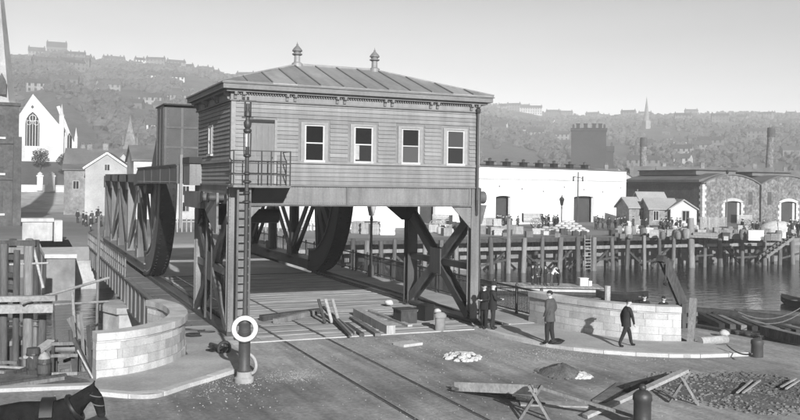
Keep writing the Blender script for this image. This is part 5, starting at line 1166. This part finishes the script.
part('hull', MB().prism([(-9,.2),(1.0,.2),(1.45,2.6),(-9,2.4)], 'y', 0, 3.2), 'midsteel', bg_); part('gunwale', MB().prism([(-9,2.41),(1.5,2.61),(1.5,2.8),(-9,2.6)], 'y', -.12, 3.3), 'timber', bg_)
part('hatch', MB().box(-6,-1,.6,2.6,2.6,3.0), 'darktimber', bg_); part('stem_post', MB().box(1.25,1.55,.9,1.3,.6,3.4), 'white', bg_)
# town
gabled('town_house', 'grey rendered gabled house facing the bridge at left', AT(107,141), FACE(107)-R(6), 6.6, 9, 7.6, 9.9, 'render', 'slate', True, [(0,7.2,.7,.9)], [], 'house')
gabled('town_house', 'long slate roofed block behind the gabled house at left', AT(100,152), FACE(100)-R(4), 11.5, 8, 7.9, 10.9, 'render', 'slate', False, [(-3.6,4.2,1,1.5),(-3.6,1,1,1.5)], [], 'house', chim=((-2,4,.9),(.6,4,1.1)))
gabled('town_house', 'pale rear gable right of the grey gabled house', AT(123,150), FACE(123), 4.4, 8, 7.6, 10.2, 'palestone', 'slate', True, [(0,5,.8,1.3)], [], 'house')
gabled('town_house', 'pale gabled house partly hidden by the lifting span', AT(153,146), FACE(153)+R(12), 6.2, 10, 7.4, 10.4, 'palestone', 'slate', True, [(-1.4,4,.8,1.3),(1.2,4,.8,1.3)], [], 'house')
gabled('town_house', 'plain grey wing left of the gabled house', AT(76,143), FACE(76), 3.6, 7, 7.2, 8.0, 'greystone', 'slate', False, [(0,4.2,.8,1.2)], [], 'house')
pw = gabled('warehouse', 'pale riverside warehouse seen between the wheel segment and the house', AT(186,132), FACE(186)+R(8), 15, 12, 8.6, 10.8, 'render', 'slate', False, [(x,z,.9,1.3) for x in (-6,-4,-2,0,2,4,6) for z in (1.2,3.6,6.0)], [(-3,1.6,2.4),(3,1.6,2.4)], 'warehouse')
gabled('low_shed', 'low pale shed seen through the right truss', AT(266,128), FACE(266)+R(5), 13, 8, 4.2, 5.6, 'palestone', 'slate', False, [(x,1.2,1,1.2) for x in (-5,-2.5,2.5,5)], [(0,2,2.8)], 'shed')
gabled('low_shed', 'grey low shed behind the pale shed beyond the right truss', AT(290,150), FACE(290), 16, 8, 5.2, 7.4, 'greystone', 'slate', False, [(x,1.6,1,1.4) for x in (-6,-3,0,3,6)], (), 'shed')
sf = thing('site_fence', 'light paling fence across the far bridge end', 'fence', GV(200,68))
for i in range(40): part('pale', MB().box(-4+i*.5,-3.85+i*.5,-.03,.03,0,1.5+rnd.uniform(-.05,.05)), 'paletimber', sf)
part('rail', MB().box(-4,16,.03,.1,1.1,1.2), 'paletimber', sf)
for i in range(10): crowd(rnd.uniform(66,104), rnd.uniform(96,128), 'dark figure on the road at the far bridge end', 'people at the far bridge end')
# grass bank and terrace below the church, gate piers on it
bk = struct('grass_bank', MB(), 'grass'); COL.objects.unlink(bk); bpy.data.objects.remove(bk)
fr_ = FACE(20); c_ = AT(20,190); ux = Vector((math.cos(fr_), math.sin(fr_), 0)); uy = Vector((-math.sin(fr_), math.cos(fr_), 0))
mb = MB(); prof = [(-9,-.5),(-9,3.4),(-4,3.6),(9,9.6),(70,11.5),(70,-.5)]; X_a, X_b = -40, 12
vs = [c_+ux*x+uy*y+Vector((0,0,z)) for x in (X_a, X_b) for y, z in prof]; n = len(prof)
mb.add(vs, [tuple(range(n-1,-1,-1)), tuple(range(n,2*n))]+[(i,(i+1)%n,n+(i+1)%n,n+i) for i in range(n)]); struct('grass_bank', mb, 'grass')
mb = MB(); vs = [c_+ux*x+uy*y+Vector((0,0,z)) for x in (X_a, 34) for y, z in ((-48,-.2),(-30,.6),(-24,.9),(-10.3,2.9),(-9.2,3.3),(-9.2,-.5),(-48,-.5))]; n = 7
mb.add(vs, [tuple(range(n-1,-1,-1)), tuple(range(n,2*n))]+[(i,(i+1)%n,n+(i+1)%n,n+i) for i in range(n)]); struct('terrace_road', mb, 'pave')
tw_ = thing('terrace_wall', 'low pale wall along the foot of the grass bank', 'wall', c_+uy*-10, fr_); part('wall', MB().box(-40,12,-.3,.3,3.0,4.3), 'kerb', tw_); part('coping', MB().box(-40,12.1,-.4,.4,4.3,4.5), 'palestone', tw_)
for px, lab in ((40,'left of the two pale gate piers on the grass bank'),(52,'right of the two pale gate piers on the grass bank')):
    t = thing('gate_pier', lab, 'pier', AT(px,182,3.3), FACE(px)); part('shaft', MB().box(-.55,.55,-.5,.5,0,2.9), 'palestone', t); part('cap', MB().box(-.7,.7,-.65,.65,2.9,3.2).lathe((0,0,3.2),[(.45,0),(.55,.3),(0,.7)],8), 'palestone', t)
# church: pale gabled front, tall traceried window, side aisle, pinnacles
cd = 203; ch = thing('church', 'pale stone church with tall gothic window in its gable end', 'church', AT(36,cd,9.3), FACE(36)-R(4)); cw_ = 5.0
gz_ = lambda y: HT(y,36,cd)-9.3
ap, evz = gz_(94), gz_(125)
wx, w0, w1, wsp = -.9, gz_(146), gz_(112), gz_(124)
arch = [(wx-1.5,wsp)]+[(wx-1.5+3.0*(1-math.cos(R(t))), wsp+3.0*math.sin(R(t))*.95) for t in (15,30,45,58)]+[(wx,wsp+2.75)]
arch = [(wx-1.5,w0),(wx-1.5,wsp),(wx-1.3,wsp+1.1),(wx-.8,wsp+2.0),(wx,wsp+2.75),(wx+.8,wsp+2.0),(wx+1.3,wsp+1.1),(wx+1.5,wsp),(wx+1.5,w0)]
part('gable_wall', MB().prism([(-cw_,-1),(wx-1.5,-1)]+arch+[(wx+1.5,-1),(cw_,-1),(cw_,evz),(-.9,ap),(-cw_,evz)], 'y', 0, .8), 'palestone', ch)
part('sill_wall', MB().box(wx-1.5,wx+1.5,.05,.7,-1,w0), 'palestone', ch)
gwn = part('window', MB().prism(arch, 'y', .45, .55), 'glass', ch)
for i in range(5): x = wx-1.2+i*.6; part('mullion', MB().box(x-.06,x+.06,.3,.45,w0,wsp+(1.0,1.8,2.4,1.8,1.0)[i]), 'palestone', gwn)
part('tracery', MB().torus((wx,.38,wsp+1.35),(0,1,0),.7,.09,16,5).torus((wx-.75,.38,wsp+.3),(0,1,0),.5,.07,14,5).torus((wx+.75,.38,wsp+.3),(0,1,0),.5,.07,14,5), 'palestone', gwn, kind='stuff')
part('vesica', MB().prism([(-.95,ap-3.4),(-.6,ap-3.0),(-.95,ap-2.5),(-1.3,ap-3.0)], 'y', -.05, .1), 'darkstone', ch)
for s, b0 in ((-1,-cw_),(1,cw_)): part('roof_slope', MB().prism([(-.9,ap-.3),(b0,evz-.3),(b0,evz+.0),(-.9,ap)], 'y', .81, 26), 'slate', ch)
part('nave_wall', MB().box(-cw_,-cw_+.6,.8,26,-1,evz-.3).box(cw_-.6,cw_,.8,26,-1,evz-.3), 'palestone', ch)
for x, h_ in ((-cw_-.4,evz+1.5),(cw_+.3,evz+2.2)):
    b = part('buttress', MB().box(x-.5,x+.5,-.5,.9,-1,h_), 'palestone', ch); part('pinnacle', MB().lathe((x,.2,h_),[(.62,0),(.62,.3),(.4,.5),(0,3.0)],8), 'palestone', b)
part('aisle_wall', MB().prism([(cw_,-1),(cw_+3.4,-1),(cw_+3.4,evz-4),(cw_,evz-.5)], 'y', 2, 24), 'palestone', ch)
aw = part('window', MB().prism([(cw_+1.4,2.2),(cw_+2.5,2.2),(cw_+2.5,6.2),(cw_+1.95,7.3),(cw_+1.4,6.2)], 'y', 1.9, 2.05), 'glass', ch); part('mullion', MB().box(cw_+1.9,cw_+2.0,1.84,1.9,2.2,6.8), 'palestone', aw)
part('raking_parapet', MB().beam((cw_-1.2,14,ap-1.5),(cw_+2.4,14,evz-4),.8,.5,(0,1,0)), 'palestone', ch)
for x in (cw_+3.4, cw_+1.2): b = part('buttress', MB().box(x-.35,x+.35,1.2,2.2,-1,evz-2.5), 'palestone', ch); part('pinnacle', MB().lathe((x,1.7,evz-2.5),[(.45,0),(.3,.3),(0,2.4)],8), 'palestone', b)
# spired tower at the picture edge
T0 = AT(-15,108); tt = thing('spired_tower', 'grey stone tower with tall spire cut by the left picture edge', 'tower', T0, FACE(-11.5)+R(3)); ht = HT(104,-11,108)
part('shaft', MB().box(-3.45,3.45,-3.4,3.4,-.3,ht), 'darkstone', tt)
for z in (5.5, 9.8, ht-.3): part('string_course', MB().box(-3.65,3.65,-3.6,3.6,z,z+.35), 'darkstone', tt)
for x in (-3.3, 3.3): part('buttress', MB().box(x-.45,x+.45,-3.9,-3.2,-.3,ht-4), 'darkstone', tt)
for z in (1.5, 6.3, 10.6): wd = part('window', MB().box(.4,1.8,-3.46,-3.38,z,z+2.6), 'darkstone', tt); part('sill', MB().box(.2,2.0,-3.6,-3.38,z-.25,z), 'palestone', wd)
part('spire', MB().lathe((0,0,ht+.05), [(3.5,0),(3.3,.4),(1.7,14),(0,29)], 8), 'render', tt)
part('dormer', MB().prism([(1.0,ht+1),(2.0,ht+1),(2.0,ht+2.6),(1.5,ht+3.6),(1.0,ht+2.6)], 'y', -3.1, -1.5), 'darkstone', tt)
gabled('cottage', 'small bright white gabled cottage right of the church', AT(78,186,6.2), FACE(78), 4.0, 7, 2.2, 6.0, 'white', 'slate', True, [(0,.9,1.4,1.0)], (), 'cottage', chim=((.9,2,.9),))
cs = thing('chapel_spirelet', 'pointed grey spirelet with corner pinnacles above the left roofs', 'spire', AT(129.5,172), FACE(129)); zb = HT(152,129,172)
part('belfry', MB().box(-1.3,1.3,-1.3,1.3,-.3,zb+1.6), 'greystone', cs); part('spire', MB().lathe((0,0,zb+1.6), [(1.5,0),(.75,2.4),(0,5.6)], 8), 'greystone', cs)
for x, y in ((-1.3,-1.3),(1.3,-1.3),(-1.3,1.3),(1.3,1.3)): part('pinnacle', MB().lathe((x,y,zb+1.2), [(.28,0),(.28,.7),(0,2.2)], 6), 'greystone', cs)
# far church on the right hill
fs = thing('church_spire', 'distant pale church spire on the right hillside', 'spire', AT(645.5,860,hillz(645,860)-1)); zt = HT(96,645,860)-hillz(645,860)+1; zk = HT(121,645,860)-hillz(645,860)+1
part('tower', MB().box(-2.8,2.8,-2.8,2.8,-2,zk), 'greystone', fs); part('spire', MB().lathe((0,0,zk), [(3.0,0),(1.5,(zt-zk)*.5),(0,zt-zk)], 8), 'greystone', fs)
# ---- houses on the hills
def hill_house(label, px, dist, w, ev, rd, wm, group=None, rz=0, nch=2):
    d = 8; p = AT(px, dist, hillz(px, dist)-2.5)
    n = max(2, int(w/3)); wn = [(-w/2+w*(i+.5)/n, z, 1.1, 1.7) for i in range(n) for z in ([1.8, 4.8] if ev > 6 else [1.8])+([8.0] if ev > 9.5 else [])]
    return gabled('hillside_house', label, p, FACE(px)+rz, w, d, ev, rd, wm, 'haze_roof', False, wn, (), 'house', group, [(x, 4, 1.3) for x in ([-w/2+.7, w/2-.7] if nch == 2 else [w/2-.7])])
blk = hill_house('large dark block with tall chimneys on the right hillside', 588, 350, 13.5, 31, 32, 'haze_roof', None, 0, 2)
for x_ in (-4.2, -1.2, 2.0, 4.4): part('chimney', MB().box(x_-.7,x_+.7,2.2,3.4,30.5,33.6).box(x_-.85,x_+.85,2.05,3.55,33.6,33.9), 'haze_roof', blk)
hill_house('dark wing beside the large block on the right hillside', 604, 352, 7, 23, 25, 'haze_roof')
hill_house('mansion with chimneys on the left skyline', 55, 842, 18, 9, 14, 'haze_house'); hill_house('low house left of the mansion on the left skyline', 35, 842, 15, 7, 11, 'haze_house')
hill_house('pale terrace with white front high on the right hill', 527, 720, 13, 6, 8, 'palestone'); hill_house('pale long terrace above the right hill gardens', 529, 1130, 30, 10, 13, 'render')
rnd = random.Random(21); pal = ['haze_house','render','haze_house','greystone','haze_house']
P0 = {}
def scatter(n, x0, x1, t0, t1, label, group):
    for i in range(n):
        px = rnd.uniform(x0, x1); D0, D1 = hD(px); dist = D0+(D1-D0)*rnd.uniform(t0, t1)
        key = (rnd.randrange(5), group); lab = ('hazy narrow dark ','hazy small pale ','hazy grey broad ','hazy long stone ','hazy tall terraced ')[key[0]]+label
        if key not in P0: P0[key] = hill_house(lab, px, dist, (7,9,11,13,17)[key[0]], (5.2,6.4,7.4,6.6,9.8)[key[0]], (7.5,9,10,9.2,12.2)[key[0]], pal[key[0]], group, rnd.uniform(-.25,.25))
        else: dup(P0[key], AT(px, dist, hillz(px, dist)-2.5), FACE(px)+rnd.uniform(-.3,.3), lab, group)
scatter(24, 30, 245, .12, .92, 'house among the trees of the left hillside', 'houses on the left hillside')
scatter(16, 70, 245, .965, 1.0, 'house breaking the skyline of the left hill', 'skyline houses of the left hill')
scatter(38, 485, 800, .05, .75, 'house on the slope of the right hillside', 'houses on the right hillside')
scatter(20, 490, 800, .8, 1.0, 'house near the crest of the right hillside', 'crest houses of the right hill')
ORD = ['leftmost','second','third','fourth','fifth','sixth','seventh','eighth','ninth','tenth','eleventh','twelfth','thirteenth','fourteenth','fifteenth','rightmost']
for i in range(16):
    px = 490+i*20.5+rnd.uniform(-6,6); gabled('town_house', 'hazy town house beyond the quay sheds, '+ORD[i]+' of the row', AT(px, rnd.uniform(205,285)), FACE(px)+rnd.uniform(-.3,.3), rnd.uniform(9,16), 8, rnd.uniform(6,8.5), rnd.uniform(9.5,11.5), rnd.choice(('render','greystone','haze_house','palestone')), 'slate', rnd.random() < .35, [(x, z, .9, 1.4) for x in (-2.5,0,2.5) for z in (1.5,4.2)], (), 'house', 'town houses beyond the sheds', chim=((3,4,1.2),))
for i in range(8):
    px = 132+i*15; gabled('town_house', 'hazy town house below the left hill, '+ORD[i]+' from the left', AT(px, rnd.uniform(190,240)), FACE(px)+rnd.uniform(-.3,.3), rnd.uniform(9,14), 8, rnd.uniform(7,9), rnd.uniform(10,12.5), rnd.choice(('render','greystone','haze_house')), 'slate', rnd.random() < .35, [(x, z, .9, 1.4) for x in (-2.5,0,2.5) for z in (1.5,4.2)], (), 'house', 'town houses below the left hill', chim=((3,4,1.2),))
# ---- woods on the hills: one mass of foliage
mb = MB(); rnd = random.Random(31)
for i in range(15000):
    px = rnd.uniform(-60, 860); D0, D1 = hD(px); t = rnd.random()**.8; dist = D0+(D1-D0)*(.02+t)
    cl = math.sin(px*.05+dist*.02)+math.sin(px*.017-dist*.011+2)+math.sin(px*.13)*.4
    if cl < rnd.uniform(-1.3,.4): continue
    p = AT(px, dist, hillz(px, dist)); r = rnd.uniform(1.1,3.5)
    if dist > D1*.985: r *= .6
    for q in range(2): mb.blob(p+Vector((rnd.uniform(-r,r)*.6, rnd.uniform(-r,r)*.6, r*(.5+.5*q*rnd.random()))), r*rnd.uniform(.6,1), r*rnd.uniform(.6,1), r*rnd.uniform(.6,.95), 6, 4, .38, rnd)
uppost(98.5,216,277,46,.07,'thin upright pole standing in the channel beside the left girder','timber')
tag(struct('woodland', mb, 'leaf', kind='stuff'), 'hazy woods covering the hillsides', 'woods')
# a few trees of their own near the church
def tree(p, h, label):
    t = thing('tree', label, 'tree', p); tr = MB().cyl((0,0,-.2),(.1,.05,h*.5),.16*h/5,.09*h/5,8)
    for k in range(5): a = k*1.26; tr.cyl((.05,0,h*(.3+.04*k)),(math.cos(a)*h*.22,math.sin(a)*h*.22,h*(.6+.05*k)),.06*h/5,.03*h/5,6)
    part('trunk', tr, 'darktimber', t); lv = MB()
    for i in range(900):
        a = rnd.uniform(0,6.28); q = rnd.random()**.4; b_ = rnd.uniform(-1,1); c = Vector((math.cos(a)*math.sqrt(1-b_*b_)*q*h*.34, math.sin(a)*math.sqrt(1-b_*b_)*q*h*.34, h*.62+b_*q*h*.34))
        c += Vector((math.sin(c.z*3+a),math.cos(c.x*3),0))*.12*h*.3; s = rnd.uniform(.05,.1)*h*.5; u = Vector((rnd.uniform(-1,1),rnd.uniform(-1,1),rnd.uniform(-1,1))).normalized()*s; w = u.orthogonal().normalized()*s
        lv.add([c-u, c+w*.5, c+u, c-w*.5], [(0,1,2,3)])
    part('crown', lv, 'leaf', t)
tree(AT(40,196,7.2), 5.5, 'small round bush tree below the church window'); tree(AT(64,192,7), 4.5, 'low shrub tree between church and white cottage'); tree(AT(110,178,0), 9, 'tree standing behind the left town roofs'); tree(AT(145,184,0), 10, 'tree beside the grey spirelet')
# ---- haze over town and hills
hz = bpy.data.materials.new('haze'); hz.use_nodes = True; n = hz.node_tree; n.nodes.clear()
o_ = n.nodes.new('ShaderNodeOutputMaterial'); v_ = n.nodes.new('ShaderNodeVolumePrincipled'); v_.inputs['Color'].default_value = (.92,.92,.92,1); v_.inputs['Density'].default_value = HAZE = .0005; v_.inputs['Anisotropy'].default_value = -.2
n.links.new(v_.outputs[0], o_.inputs['Volume']); MAT['haze'] = hz
ho = struct('haze', MB().box(-1950,1950,-420,2650,-8.2,175), 'haze', kind='stuff'); tag(ho, 'pale smoky haze lying over the town and hills', 'haze')
